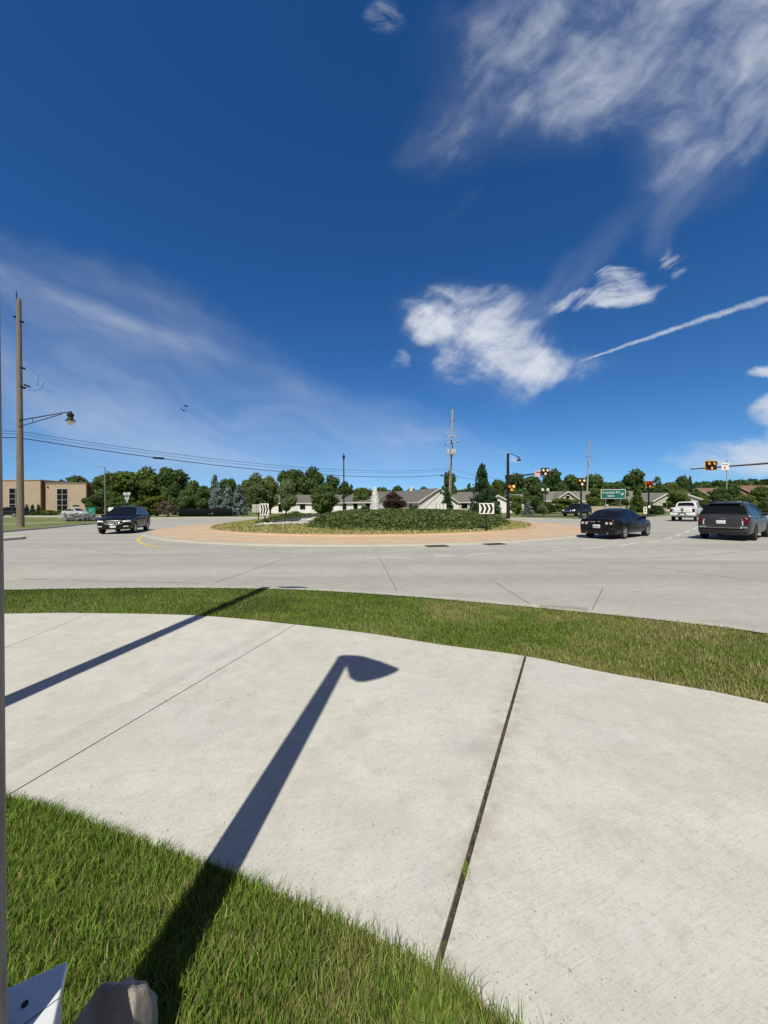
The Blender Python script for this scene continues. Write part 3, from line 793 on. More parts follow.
# square white cover round the foot of that post
ZT = 0.486
cA_, cB_ = gp(68, 960, ZT), gp(0, 991, ZT)                 # far corner of the lid, and a point on its far edge
ea = (cB_ - cA_).normalized(); eb = Vector((-ea.y, ea.x, 0))
if eb.y > 0: eb = -eb
CW, CD = 0.30, 0.24
cc = cA_ + ea * CW / 2 + eb * CD / 2 - Vector((PXc, PY, -0.02)); rz_ = math.atan2(-ea.y, -ea.x)
MB().box((cc.x, cc.y, 0.235), (CW - 0.018, CD - 0.018, 0.475), rz=rz_, bevel=0.006).build("base_cover", mat("cover_side", (0.55, 0.56, 0.58), 0.5), near_post)
Mc = Matrix.Translation((cc.x, cc.y, 0)) @ Matrix.Rotation(rz_, 4, 'Z')
lo_ = MB().box((cc.x, cc.y, 0.497), (CW, CD, 0.018), rz=rz_, bevel=0.004).build("base_lid", mat("cabinet_white", (0.72, 0.73, 0.75), 0.4, var=0.06, scale=9), near_post)
MB().lathe([(0.006, 0.506), (0.006, 0.509), (0.0, 0.509)], 14, Mc @ Matrix.Translation((0.088, 0.062, 0))).build("screw", M_SIGNB, lo_)
sm_ = MB().box((0.09, 0.018, 0.5065), (0.13, 0.0018, 0.001), rz=0.35); bmesh.ops.transform(sm_.bm, matrix=Mc, verts=sm_.bm.verts[:])
sm_.build("seam", mat("seam_grey", (0.12, 0.13, 0.15), 0.6), lo_)
def rock(name, label, c, rad, seed, m, sub=4, rough=0.16, flat=None):
    b = MB(); r = bmesh.ops.create_icosphere(b.bm, subdivisions=sub, radius=1.0)
    g = np.random.default_rng(seed); ph = g.uniform(0, 6, (8, 3)); fr = g.normal(0, 1.0, (8, 3))
    pl = g.normal(size=(9, 3)); pl /= np.linalg.norm(pl, axis=1)[:, None]
    for v_ in b.bm.verts:
        p_ = np.array(v_.co); s_ = 1.0
        for k in range(8): s_ += rough * 0.35 / (1 + k * 0.5) * math.sin(float(p_ @ fr[k]) * (1.2 + 1.6 * k) + ph[k, 0])
        q = p_ * s_
        for k in range(9):                                   # broken faces
            d_ = float(q @ pl[k]) - 0.80
            if d_ > 0: q = q - pl[k] * d_ * 0.8
        v_.co = Vector((q[0] * rad[0], q[1] * rad[1], q[2] * rad[2])) + Vector(c)
    o = b.build(name, m, smooth=True, sharp=60)
    return tag(o, label, "boulder")
mm, p = new_mat("tan_rock"); co = objco()
c = mixc(smooth(noise(co, 7, 8, 0.7), 0.35, 0.65), (0.36, 0.30, 0.245), (0.54, 0.47, 0.40))
c = mixc(smooth(noise(co, 14, 3, 0.5), 0.62, 0.70), c, (0.66, 0.58, 0.47))
c = mixc(smooth(noise(co, 60, 4, 0.7), 0.60, 0.75) * 0.5, c, (0.16, 0.12, 0.09))
S.put(p.inputs['Base Color'], c); p.inputs['Roughness'].default_value = 0.95
b = S.nt.nodes.new('ShaderNodeBump'); b.inputs['Strength'].default_value = 1.0; b.inputs['Distance'].default_value = 0.02
S.put(b.inputs['Height'], noise(co, 38, 8, 0.7)); S.put(p.inputs['Normal'], S(b.outputs[0]))
M_ROCK = mm
rock("boulder", "rough tan boulder on the grass against the white lamp post base", (-0.735, 1.02, 0.065), (0.118, 0.115, 0.175), 8, M_ROCK, sub=5)

# ================================================================== vehicles
def lerp(a, b, t): return a + (b - a) * t
def prof(P, x):
    if x <= P[0][0]: return P[0][1]
    for (x0, y0), (x1, y1) in zip(P, P[1:]):
        if x <= x1: 
            t = (x - x0) / (x1 - x0 + 1e-9); return lerp(y0, y1, t)
    return P[-1][1]

class Car:
    ROWS = [(0.0, 0.93), (0.06, 0.975), (0.25, 0.995), (0.45, 1.0), (0.68, 0.995), (0.86, 0.972), (0.95, 0.945), (1.0, 0.895)]
    def __init__(s, name, label, cat, sp, loc, fwd, paint, group=None):
        s.sp = sp; s.paint = paint
        s.root = thing(name, label, cat, (loc[0], loc[1], ROADZ if len(loc) < 3 else loc[2]), math.atan2(fwd[1], fwd[0]), group)
        s.shell(); s.cabin(); s.wheels()
        bm = bmesh.new(); bm.from_mesh(s.body.data)
        bmesh.ops.triangulate(bm, faces=bm.faces[:]); s.bvh = BVHTree.FromBMesh(bm)
    def zb(s, x):
        z = s.sp['zb'](x) if callable(s.sp['zb']) else s.sp['zb']
        for xw in (s.sp['xf'], s.sp['xr']):
            a = s.sp['arch']; d = abs(x - xw)
            if d < a: z = max(z, s.sp['R'] * 0.98 + math.sqrt(a * a - d * d) * 0.98 - 0.0)
        return z
    def shell(s):
        sp = s.sp; L = sp['L'] / 2; W_ = sp['W'] / 2
        xs = set(np.linspace(-L, L, 46)) | {-L + .015, -L + .05, -L + .1, L - .015, L - .05, L - .1}
        for xw in (sp['xf'], sp['xr']):
            for k in np.linspace(-PI / 2, PI / 2, 17): xs.add(xw + sp['arch'] * math.sin(k) * 0.9999)
            xs |= {xw - sp['arch'] - 0.004, xw + sp['arch'] + 0.004}
        xs = sorted(x for x in xs if -L <= x <= L)
        b = MB(); rings = []
        for x in xs:
            zb, zt, hw = s.zb(x), prof(sp['top'], x), W_ * prof(sp['plan'], x)
            base = sp['zb'](x) if callable(sp['zb']) else sp['zb']
            right = []
            for t, k in s.ROWS:
                z = lerp(zb, zt, t)
                tt = (z - base) / (zt - base)
                kk = np.interp(tt, [q[0] for q in s.ROWS], [q[1] for q in s.ROWS])
                right.append(Vector((x, -hw * kk, z)))
            cr = sp.get('crown', 0.03)
            mid = [Vector((x, -hw * 0.45, zt + cr * .8)), Vector((x, 0, zt + cr)), Vector((x, hw * 0.45, zt + cr * .8))]
            rings.append([b.bm.verts.new(v_) for v_ in right + mid + [Vector((x, -v_.y, v_.z)) for v_ in right[::-1]]])
        n = len(rings[0])
        for A, B in zip(rings, rings[1:]):
            for k in range(n): b.bm.faces.new((A[k], A[(k + 1) % n], B[(k + 1) % n], B[k]))
        b.bm.faces.new(rings[0]); b.bm.faces.new(rings[-1][::-1])
        s.body = b.build("body", s.paint, s.root, smooth=True, sharp=42)
    def ctop(s, x):
        sp = s.sp
        return prof(sp['roof'], x)
    def cy(s, z):
        sp = s.sp; t = (z - sp['belt']) / (sp['zr'] - sp['belt'])
        return lerp(sp['wb'], sp['wr'], max(0, t)) 
    def cabin(s):
        sp = s.sp; x0, x1 = sp['roof'][0][0], sp['roof'][-1][0]
        xs = sorted(set(np.linspace(x0, x1, 40)) | {p_[0] for p_ in sp['roof']})
        b = MB(); rings = []
        for x in xs:
            zt = max(s.ctop(x), sp['belt'] + 0.002); h = zt - sp['belt']; r = min(0.07, h * 0.4)
            rm = sp.get('round', 0.07); r = min(rm, h * 0.4)
            pts = [Vector((x, -s.cy(sp['belt']), sp['belt'] - 0.05))]
            for t in (0.0, 0.35, 0.7, 1.0): 
                z = sp['belt'] + (h - r) * t; pts.append(Vector((x, -s.cy(z), z)))
            yt = s.cy(zt)
            pts += [Vector((x, -yt + r * 0.35, zt - r * 0.28)), Vector((x, -yt + r * 1.3, zt)), Vector((x, -yt * 0.5, zt + 0.025)), Vector((x, 0, zt + 0.035))]
            rings.append([b.bm.verts.new(v_) for v_ in pts + [Vector((v_.x, -v_.y, v_.z)) for v_ in pts[-2::-1]]])
        n = len(rings[0])
        for A, B in zip(rings, rings[1:]):
            for k in range(n - 1): b.bm.faces.new((A[k], A[k + 1], B[k + 1], B[k]))
        b.bm.faces.new(rings[0]); b.bm.faces.new(rings[-1][::-1])
        s.cab = b.build("cabin_shell", s.paint, s.root, smooth=True, sharp=42)
        off = 0.008
        for xa, xb in sp['side']:                                    # side glass, pane by pane
            for sg in (-1, 1):
                P = []
                for x in np.linspace(xa, xb, 14):
                    zt = s.ctop(x) - 0.085; zl = sp['belt'] + 0.035
                    if zt < zl + 0.01: zt = zl + 0.01
                    P.append([(x, sg * (s.cy(z) + off), z) for z in np.linspace(zl, zt, 4)])
                MB().grid(P).build("window", M_GLASS, s.root, smooth=True)
        for nm, xa, xb in (("windscreen", *sp['ws']), ("rear_window", *sp['rw'])):
            P = []
            for t in np.linspace(0, 1, 8):
                x = lerp(xa, xb, t); z = s.ctop(x); w = s.cy(z) - sp.get('glass_in', 0.10)
                nx = (s.ctop(x + 0.02) - s.ctop(x - 0.02)) / 0.04; nrm = Vector((-nx, 0, 1)).normalized()
                P.append([Vector((x, w * q, z + 0.035 * (1 - abs(q) ** 1.5) )) + nrm * 0.012 for q in np.linspace(-1, 1, 9)])
            MB().grid(P).build(nm, M_GLASS, s.root, smooth=True)
    def wheels(s):
        sp = s.sp; Rr = sp['R']; ty = sp['track'] / 2
        for xw in (sp['xf'], sp['xr']):
            for sg in (-1, 1):
                M = Matrix.Translation((xw, sg * (ty - 0.11), Rr)) @ Matrix.Rotation(-sg * PI / 2, 4, 'X')
                ri = Rr * 0.69
                w = MB().lathe([(ri * .9, -0.10), (Rr * .95, -0.115), (Rr, -0.085), (Rr, 0.085), (Rr * .95, 0.115), (ri, 0.112), (ri, 0.06), (ri * .9, -0.10)], 32, M).build("wheel", M_TYRE, s.root, smooth=True)
                b = MB().lathe([(ri, 0.118), (ri * .93, 0.122), (ri * .9, 0.06), (0, 0.05)], 32, M)
                for k in range(sp.get('spokes', 5)):
                    a = 2 * PI * k / sp.get('spokes', 5)
                    q = [(0.03 * math.cos(a + 1.2), 0.03 * math.sin(a + 1.2)), (0.03 * math.cos(a - 1.2), 0.03 * math.sin(a - 1.2)), (ri * .95 * math.cos(a - .16), ri * .95 * math.sin(a - .16)), (ri * .95 * math.cos(a + .16), ri * .95 * math.sin(a + .16))]
                    b.prism(q[::-1], 0.07, 0.105, M)
                b.lathe([(0.055, 0.06), (0.055, 0.112), (0, 0.114)], 16, M)
                b.build("rim", sp.get('rim', M_RIM), w, smooth=True, sharp=30)
                MB().lathe([(0, 0.03), (ri * .88, 0.03), (ri * .88, 0.045), (0, 0.045)], 24, M).build("brake_disc", M_PLAST, w)
    def patch(s, name, m, center, ex, ey, d, w, h, parent=None, nx=8, ny=4, shape=None, off=0.010, thick=0.012):
        """a panel laid on the bodywork: swept along d until it meets it"""
        c = Vector(center); ex = Vector(ex).normalized(); ey = Vector(ey).normalized(); d = Vector(d).normalized()
        P = []; last = None
        for j in range(ny + 1):
            row = []
            for i in range(nx + 1):
                a, b_ = i / nx * 2 - 1, j / ny * 2 - 1
                if shape: a, b_ = shape(a, b_)
                q = c + ex * a * w / 2 + ey * b_ * h / 2
                hit = s.bvh.ray_cast(q - d * 3.0, d)
                if hit[0] is not None: last = hit[0] - d * off
                elif last is None: last = q
                row.append(last.copy() if hit[0] is not None else q + d * ((last - q).dot(d)))
            P.append(row)
        o = MB().grid(P).build(name, m, parent or s.root, smooth=True)
        md = o.modifiers.new("thickness", 'SOLIDIFY'); md.thickness = thick; md.offset = 0
        return o
    def box(s, name, m, c, size, parent=None, bevel=0.02, rz=0.0):
        return MB().box(c, size, rz=rz, bevel=bevel).build(name, m, parent or s.root, smooth=True, sharp=50)
    def both(s, f):
        for sg in (-1, 1): f(sg)
    def mirrors(s, x, z, y, m=None):
        for sg in (-1, 1):
            s.box("mirror", m or s.paint, (x, sg * (y + 0.10), z), (0.12, 0.20, 0.15), bevel=0.035)
    def handles(s, xs, z, m=None):
        for x in xs:
            for sg in (-1, 1): s.patch("door_handle", m or s.paint, (x, 0, z), (1, 0, 0), (0, 0, 1), (0, -sg, 0), 0.20, 0.035, nx=3, ny=1, off=0.022, thick=0.025)
    def seams(s, xs, z0, z1):
        for x in xs:
            for sg in (-1, 1): s.patch("door_seam", M_PLAST, (x, 0, (z0 + z1) / 2), (1, 0, 0), (0, 0, 1), (0, -sg, 0), 0.012, z1 - z0, nx=1, ny=6, off=0.0015, thick=0.002)

def paint(name, col, metal=0.3, rough=0.32, coat=0.3): return mat(name, col, rough, metal, coat=coat, spec=0.3)
P_BLACK = paint("paint_black", (0.008, 0.008, 0.009), 0.0, 0.25, 0.12)
P_GREY = paint("paint_slate", (0.048, 0.050, 0.057), 0.15, 0.30, 0.25)
P_WHITE = paint("paint_white", (0.74, 0.75, 0.77), 0.0, 0.3)
P_NAVY = paint("paint_navy", (0.010, 0.011, 0.014), 0.0, 0.35)
P_SILV = paint("paint_silver", (0.62, 0.63, 0.64), 0.3, 0.3)

def glyphs(n, w, h, c, ex, ey, nrm, m, name, parent):
    """the worn, unreadable characters of a number plate, as raised bars"""
    b = MB(); c, ex, ey, nrm = map(Vector, (c, ex, ey, nrm)); random.seed(n * 7)
    for k in range(n):
        q = c + ex * (k - (n - 1) / 2) * w / n
        for e in ((-1, 0), (1, 0), (0, random.choice((-1, 0, 1)))):
            s_ = (0.012, h) if e[0] else (w / n * .55, 0.014)
            p_ = q + ex * e[0] * w / n * 0.22 + ey * e[1] * h * 0.42
            b.quad(*[p_ + nrm * 0.004 + ex * sx * s_[0] / 2 + ey * sy * s_[1] / 2 for sx, sy in ((-1, -1), (1, -1), (1, 1), (-1, 1))])
    return b.build(name, m, parent)
M_PTXT = mat("plate_text", (0.03, 0.05, 0.16), 0.5)

# --- slate SUV, seen from behind
sp = dict(L=4.98, W=1.98, zb=0.30, xf=1.50, xr=-1.43, R=0.375, arch=0.425, track=1.98, belt=1.10, zr=1.77, wb=0.945, wr=0.66, crown=0.03, glass_in=0.05, round=0.13,
          top=[(-2.49, 0.98), (-2.46, 1.06), (-2.38, 1.115), (0.9, 1.10), (1.2, 1.10), (2.0, 1.02), (2.40, 0.93), (2.49, 0.78)],
          plan=[(-2.49, 0.86), (-2.44, 0.915), (-2.30, 0.955), (-1.9, 0.99), (-1.0, 1.0), (1.4, 1.0), (2.1, 0.95), (2.38, 0.87), (2.49, 0.70)],
          roof=[(-2.42, 1.10), (-2.34, 1.26), (-2.10, 1.62), (-1.96, 1.72), (-1.6, 1.76), (-0.3, 1.78), (0.10, 1.74), (0.45, 1.60), (1.35, 1.10)],
          side=[(-2.10, -1.28), (-1.20, -0.28), (-0.18, 0.95)], ws=(1.24, 0.34), rw=(-2.37, -2.11), spokes=7, rim=M_RIMD)
k_ = Vector((0.79, 0.61, 0)); a_ = Vector((16.50, 18.42, 0)) + k_ * 1.43
suv = Car("suv", "slate grey SUV seen from behind in the nearest lane, roof rails on top", "SUV", sp, (a_.x, a_.y), k_, P_GREY)
suv.box("bumper", M_PLAST, (-2.33, 0, 0.42), (0.36, 1.74, 0.26), bevel=0.07)
suv.patch("bumper_trim", P_GREY, (-2.5, 0, 0.66), (0, 1, 0), (0, 0, 1), (1, 0, 0), 1.62, 0.12, off=0.035, thick=0.04)
suv.patch("chrome_strip", M_CHROME, (-2.5, 0, 0.60), (0, 1, 0), (0, 0, 1), (1, 0, 0), 1.50, 0.022, ny=1, off=0.058, thick=0.012)
for sg in (-1, 1):
    suv.patch("tail_lamp", mat("dark_red_lamp", (0.11, 0.006, 0.010), 0.15, spec=0.6), (-2.5, sg * 0.80, 0.93), (0, 1, 0), (0, 0, 1), (1, -sg * 0.38, 0), 0.24, 0.26, shape=lambda a, b: (a, b), off=0.014)
    suv.patch("lamp_strip", M_LAMP, (-2.5, sg * 0.69, 0.80), (0, 1, 0), (0, 0, 1), (1, 0, 0), 0.045, 0.40, off=0.014)
    suv.patch("reflector", M_CHROME, (-2.5, sg * 0.72, 0.63), (0, 1, 0), (0, 0, 1), (1, -sg * 0.2, 0), 0.26, 0.075, off=0.05)
    r_ = MB().tube([(0.15, sg * 0.58, 1.77), (0.08, sg * 0.58, 1.835), (-1.70, sg * 0.58, 1.825), (-1.80, sg * 0.58, 1.75)], 0.022, 8).build("roof_rail", M_PLAST, suv.root, smooth=True)
pl = suv.patch("number_plate", M_PLATE, (-2.5, 0.06, 0.845), (0, 1, 0), (0, 0, 1), (1, 0, 0), 0.34, 0.17, off=0.022)
glyphs(7, 0.27, 0.075, (-2.512, 0.06, 0.845), (0, -1, 0), (0, 0, 1), (-1, 0, 0), M_PTXT, "plate_lettering", pl)
suv.patch("badge", M_CHROME, (-2.5, 0.0, 1.01), (0, 1, 0), (0, 0, 1), (1, 0, 0), 0.17, 0.045, off=0.016, shape=lambda a, b: (a, b * (1 - abs(a) * 0.6)))
suv.box("spoiler", P_GREY, (-2.10, 0, 1.725), (0.26, 1.18, 0.045), bevel=0.018)
MB().tube([(-2.24, 0, 1.235), (-2.44, -0.1, 1.235), (-2.415, -0.48, 1.26)], 0.012, 6).build("wiper", M_PLAST, suv.root)
suv.mirrors(0.92, 1.17, 0.93); suv.handles((-1.02, 0.02), 0.99); suv.seams((-1.18, -0.20, 0.98), 0.45, 1.08)
suv.box("antenna_fin", P_GREY, (-1.75, 0, 1.80), (0.18, 0.04, 0.07), bevel=0.012)
for yq in (-0.62, 0.62):
    MB().tube([(-2.47, yq, 0.345), (-2.25, yq, 0.345)], 0.04, 12).build("exhaust_tip", M_CHROME, suv.root, smooth=True)

# --- black sedan, seen from behind and its side
sp = dict(L=4.87, W=1.80, zb=0.25, xf=1.45, xr=-1.40, R=0.335, arch=0.375, track=1.78, belt=0.965, zr=1.475, wb=0.84, wr=0.58, crown=0.03, round=0.10, glass_in=0.09,
          top=[(-2.435, 0.86), (-2.41, 0.95), (-2.36, 0.985), (-1.7, 1.005), (-1.2, 0.98), (0.8, 0.955), (1.2, 0.95), (1.9, 0.86), (2.3, 0.75), (2.435, 0.58)],
          plan=[(-2.435, 0.84), (-2.39, 0.90), (-2.2, 0.955), (-1.7, 0.99), (-0.9, 1.0), (1.2, 1.0), (2.0, 0.93), (2.3, 0.82), (2.435, 0.62)],
          roof=[(-1.98, 0.97), (-1.88, 1.02), (-1.25, 1.36), (-0.90, 1.44), (-0.35, 1.475), (0.0, 1.44), (0.25, 1.37), (1.25, 0.965)],
          side=[(-1.42, -1.05), (-0.98, -0.22), (-0.13, 0.82)], ws=(1.08, 0.16), rw=(-1.84, -1.18), spokes=6)
k_ = Vector((0.80, 0.60, 0)); a_ = Vector((11.28, 19.52, 0)) + k_ * 1.40
sed = Car("sedan", "glossy black sedan leaving the roundabout, seen from behind with silver wheels", "car", sp, (a_.x, a_.y), k_, P_BLACK)
for sg in (-1, 1):
    cl_ = sed.patch("tail_lamp_cluster", mat("smoked_red", (0.05, 0.006, 0.008), 0.12, spec=0.8), (-2.43, sg * 0.58, 0.78), (0, 1, 0), (0, 0, 1), (1, -sg * 0.25, 0), 0.44, 0.17, off=0.010)
    for q in (0.47, 0.66):
        sed.patch("tail_lamp", M_LAMP, (-2.43, sg * q, 0.78), (0, 1, 0), (0, 0, 1), (1, -sg * 0.25, 0), 0.115, 0.115, parent=cl_, nx=8, ny=8, off=0.02, shape=lambda a, b: (a * math.sqrt(1 - b * b / 2), b * math.sqrt(1 - a * a / 2)))
pl = sed.patch("number_plate", M_PLATE, (-2.43, 0, 0.62), (0, 1, 0), (0, 0, 1), (1, 0, 0), 0.34, 0.17, off=0.016)
glyphs(7, 0.27, 0.075, (-2.453, 0, 0.62), (0, -1, 0), (0, 0, 1), (-1, 0, 0), M_PTXT, "plate_lettering", pl)
sed.patch("trunk_strip", M_CHROME, (-2.43, 0.18, 0.85), (0, 1, 0), (0, 0, 1), (1, 0, 0), 0.26, 0.035, ny=1, off=0.014)
sed.patch("trunk_badge", M_RIM, (-2.43, -0.12, 0.87), (0, 1, 0), (0, 0, 1), (1, 0, 0), 0.11, 0.045, off=0.014, shape=lambda a, b: (a, b * (1 - abs(a) * 0.5)))
sed.box("bumper", P_BLACK, (-2.36, 0, 0.42), (0.20, 1.50, 0.24), bevel=0.06)
sed.mirrors(0.80, 1.02, 0.84); sed.handles((-0.75, 0.10), 0.83); sed.seams((-1.00, -0.17, 0.92), 0.36, 0.94)
sed.patch("side_sill", M_CHROME, (0.03, 0, 0.285), (1, 0, 0), (0, 0, 1), (0, 1, 0), 1.7, 0.03, nx=10, ny=1, off=0.012)
for yq in (-0.5, 0.5): MB().tube([(-2.44, yq, 0.30), (-2.2, yq, 0.30)], 0.035, 12).build("exhaust_tip", M_CHROME, sed.root, smooth=True)

# --- white pickup, seen from behind
sp = dict(L=5.82, W=2.03, zb=0.52, xf=1.85, xr=-1.72, R=0.41, arch=0.475, track=1.98, belt=1.32, zr=1.93, wb=0.90, wr=0.72, crown=0.01, glass_in=0.15,
          top=[(-2.91, 1.30), (-2.89, 1.36), (-2.8, 1.375), (-0.9, 1.375), (-0.85, 1.32), (1.3, 1.28), (1.6, 1.30), (2.6, 1.22), (2.85, 1.12), (2.91, 0.95)],
          plan=[(-2.91, 0.95), (-2.87, 0.975), (-2.7, 0.99), (-1, 1.0), (2.3, 1.0), (2.75, 0.95), (2.91, 0.86)],
          roof=[(-0.92, 1.33), (-0.80, 1.70), (-0.70, 1.86), (-0.5, 1.92), (0.2, 1.945), (0.75, 1.90), (1.0, 1.78), (1.62, 1.33)],
          side=[(-0.62, 0.22), (0.32, 1.25)], ws=(1.52, 0.95), rw=(-0.865, -0.72), spokes=5)
k_ = Vector((0.72, 0.69, 0)).normalized(); a_ = gp(682.5, 521.5, ROADZ); a_ = Vector((a_.x, a_.y, 0)) + k_ * 2.75
pu = Car("pickup", "white pickup truck driving away ahead of the slate SUV", "pickup", sp, (a_.x, a_.y), k_, P_WHITE)
tg = pu.patch("tailgate", P_WHITE, (-2.91, 0, 1.09), (0, 1, 0), (0, 0, 1), (1, 0, 0), 1.52, 0.46, off=0.012, thick=0.02)
pu.patch("gate_badge", M_SIGNB, (-2.91, 0, 1.10), (0, 1, 0), (0, 0, 1), (1, 0, 0), 0.24, 0.20, parent=tg, nx=6, ny=4, off=0.03, shape=lambda a, b: (a * (0.45 + 0.55 * (b + 1) / 2), b))
pu.patch("gate_handle", M_PLAST, (-2.91, 0, 1.27), (0, 1, 0), (0, 0, 1), (1, 0, 0), 0.30, 0.05, parent=tg, off=0.03)
bp = pu.box("bumper", P_WHITE, (-2.90, 0, 0.71), (0.22, 1.90, 0.24), bevel=0.05)
pu.box("bumper_step", M_PLAST, (-2.93, 0, 0.815), (0.20, 0.55, 0.05), parent=bp, bevel=0.01)
for sg in (-1, 1):
    pu.patch("tail_lamp", mat("smoked_lamp", (0.06, 0.008, 0.010), 0.15), (-2.91, sg * 0.88, 1.10), (0, 1, 0), (0, 0, 1), (1, -sg * 0.3, 0), 0.20, 0.36, off=0.014)
    pu.box("plate_recess", M_SIGNB, (-3.005, sg * 0.27, 0.70), (0.03, 0.16, 0.11), parent=bp, bevel=0.01)
pu.box("number_plate", M_PLATE, (-3.018, 0, 0.70), (0.02, 0.32, 0.15), parent=bp, bevel=0.004)
pu.box("chassis", M_PLAST, (-1.6, 0, 0.50), (2.2, 1.5, 0.20), bevel=0.03)
pu.box("bed_cover", M_PLAST, (-1.87, 0, 1.395), (1.9, 1.62, 0.02), bevel=0.008)
pu.mirrors(1.15, 1.42, 0.92, M_PLAST); pu.handles((-0.45, 0.45), 1.15, M_PLAST); pu.seams((-0.88, 0.27, 1.30), 0.6, 1.28)

# --- black SUV, coming towards the camera
sp = dict(L=5.1, W=1.99, zb=0.30, xf=1.55, xr=-1.45, R=0.375, arch=0.43, track=1.97, belt=1.09, zr=1.75, wb=0.92, wr=0.62, crown=0.06, round=0.13, glass_in=0.08,
          top=[(-2.55, 1.0), (-2.5, 1.08), (-2.4, 1.10), (0.9, 1.10), (1.25, 1.12), (2.1, 1.00), (2.40, 0.90), (2.50, 0.80), (2.55, 0.68)],
          plan=[(-2.55, 0.86), (-2.45, 0.93), (-2.2, 0.97), (-1.5, 1.0), (1.5, 1.0), (2.1, 0.965), (2.35, 0.90), (2.48, 0.80), (2.55, 0.68)],
          roof=[(-2.42, 1.09), (-2.2, 1.55), (-2.05, 1.66), (-1.2, 1.73), (-0.3, 1.75), (0.10, 1.71), (0.38, 1.60), (1.42, 1.10)],
          side=[(-2.0, -1.30), (-1.22, -0.30), (-0.20, 1.0)], ws=(1.30, 0.30), rw=(-2.38, -2.12), spokes=6)
k_ = Vector((0.30, -0.954, 0)); a_ = Vector((-17.25, 24.85, 0)) - k_ * 1.55
bs = Car("suv", "black SUV facing the camera near the yellow curve of the roundabout", "SUV", sp, (a_.x, a_.y), k_, P_BLACK)
gr = bs.patch("grille", M_PLAST, (2.55, 0, 0.68), (0, 1, 0), (0, 0, 1), (-1, 0, 0), 0.98, 0.30, off=0.012, shape=lambda a, b: (a * (0.86 + 0.14 * b), b))
bs.patch("chrome_bar", M_CHROME, (2.55, 0, 0.60), (0, 1, 0), (0, 0, 1), (-1, 0, 0), 1.06, 0.055, parent=gr, off=0.03, nx=14, shape=lambda a, b: (a, b + 3.6 * a * a))
bs.patch("chrome_bar", M_CHROME, (2.55, 0, 0.715), (0, 1, 0), (0, 0, 1), (-1, 0, 0), 0.86, 0.022, parent=gr, off=0.03, nx=14, shape=lambda a, b: (a, b + 0.5 * a * a))
bs.patch("emblem", mat("gold_badge", (0.30, 0.22, 0.08), 0.4, 0.5), (2.55, 0, 0.70), (0, 1, 0), (0, 0, 1), (-1, 0, 0), 0.14, 0.05, parent=gr, off=0.05, nx=6, shape=lambda a, b: (a, b * (1.0 if abs(a) < 0.4 else 0.6)))
bs.box("number_plate", M_PLATE, (2.56, 0, 0.47), (0.02, 0.32, 0.13), bevel=0.004)
for sg in (-1, 1):
    bs.patch("headlamp", M_LAMP, (2.42, sg * 0.74, 0.80), (0, sg, 0), (0, 0, 1), (-1, -sg * 0.35, -0.25), 0.50, 0.17, off=0.014, nx=10, shape=lambda a, b: (a, b * (0.55 + 0.35 * (a + 1) / 2) + 0.45 * a))
    bs.patch("fog_lamp", M_LAMP, (2.45, sg * 0.70, 0.49), (0, sg, 0), (0, 0, 1), (-1, -sg * 0.2, 0), 0.28, 0.07, off=0.012)
    MB().tube([(0.25, sg * 0.62, 1.75), (0.15, sg * 0.62, 1.80), (-1.75, sg * 0.62, 1.78), (-1.85, sg * 0.62, 1.70)], 0.022, 8).build("roof_rail", M_PLAST, bs.root, smooth=True)
bs.root.scale.x = 0.93
bs.box("lower_grille", M_PLAST, (2.47, 0, 0.40), (0.14, 1.2, 0.12), bevel=0.03)
bs.mirrors(0.98, 1.16, 0.92); bs.handles((-1.05, 0.0), 0.98, M_CHROME); bs.seams((-1.22, -0.22, 1.05), 0.45, 1.07)
for sg in (-1, 1): bs.patch("side_trim", M_CHROME, (-0.5, 0, 0.44), (1, 0, 0), (0, 0, 1), (0, -sg, 0), 2.6, 0.03, nx=10, ny=1, off=0.012)

# --- parked vehicles farther off
sp = dict(L=4.9, W=1.95, zb=0.36, xf=1.5, xr=-1.45, R=0.38, arch=0.44, track=1.94, belt=1.05, zr=1.72, wb=0.90, wr=0.70,
          top=[(-2.45, 0.95), (-2.38, 1.05), (1.1, 1.06), (2.2, 0.98), (2.45, 0.72)],
          plan=[(-2.45, 0.86), (-2.3, 0.95), (-1, 1.0), (1.5, 1.0), (2.3, 0.92), (2.45, 0.74)],
          roof=[(-2.3, 1.05), (-2.05, 1.62), (-0.4, 1.72), (0.2, 1.66), (1.15, 1.05)], side=[(-1.95, -1.1), (-1.0, -0.1), (0.0, 0.85)], ws=(1.05, 0.28), rw=(-2.26, -2.08), spokes=5)
q = gp(577, 514.2, 0.016)
dk = Car("suv", "dark SUV parked on the far drive behind the pedestal signal", "SUV", sp, (at(577, 512, 52.5).x, 52.5, 0.018), (-0.80, -0.60), P_NAVY)
for sg in (-1, 1): dk.patch("headlamp", M_LAMP, (2.4, sg * 0.72, 0.80), (0, sg, 0), (0, 0, 1), (-1, -sg * .3, 0), 0.42, 0.16)
dk.box("bumper", M_PLAST, (2.40, 0, 0.45), (0.16, 1.5, 0.16)); dk.mirrors(0.85, 1.12, 0.9)
dk.patch("grille", M_CHROME, (2.45, 0, 0.72), (0, 1, 0), (0, 0, 1), (-1, 0, 0), 0.9, 0.18)
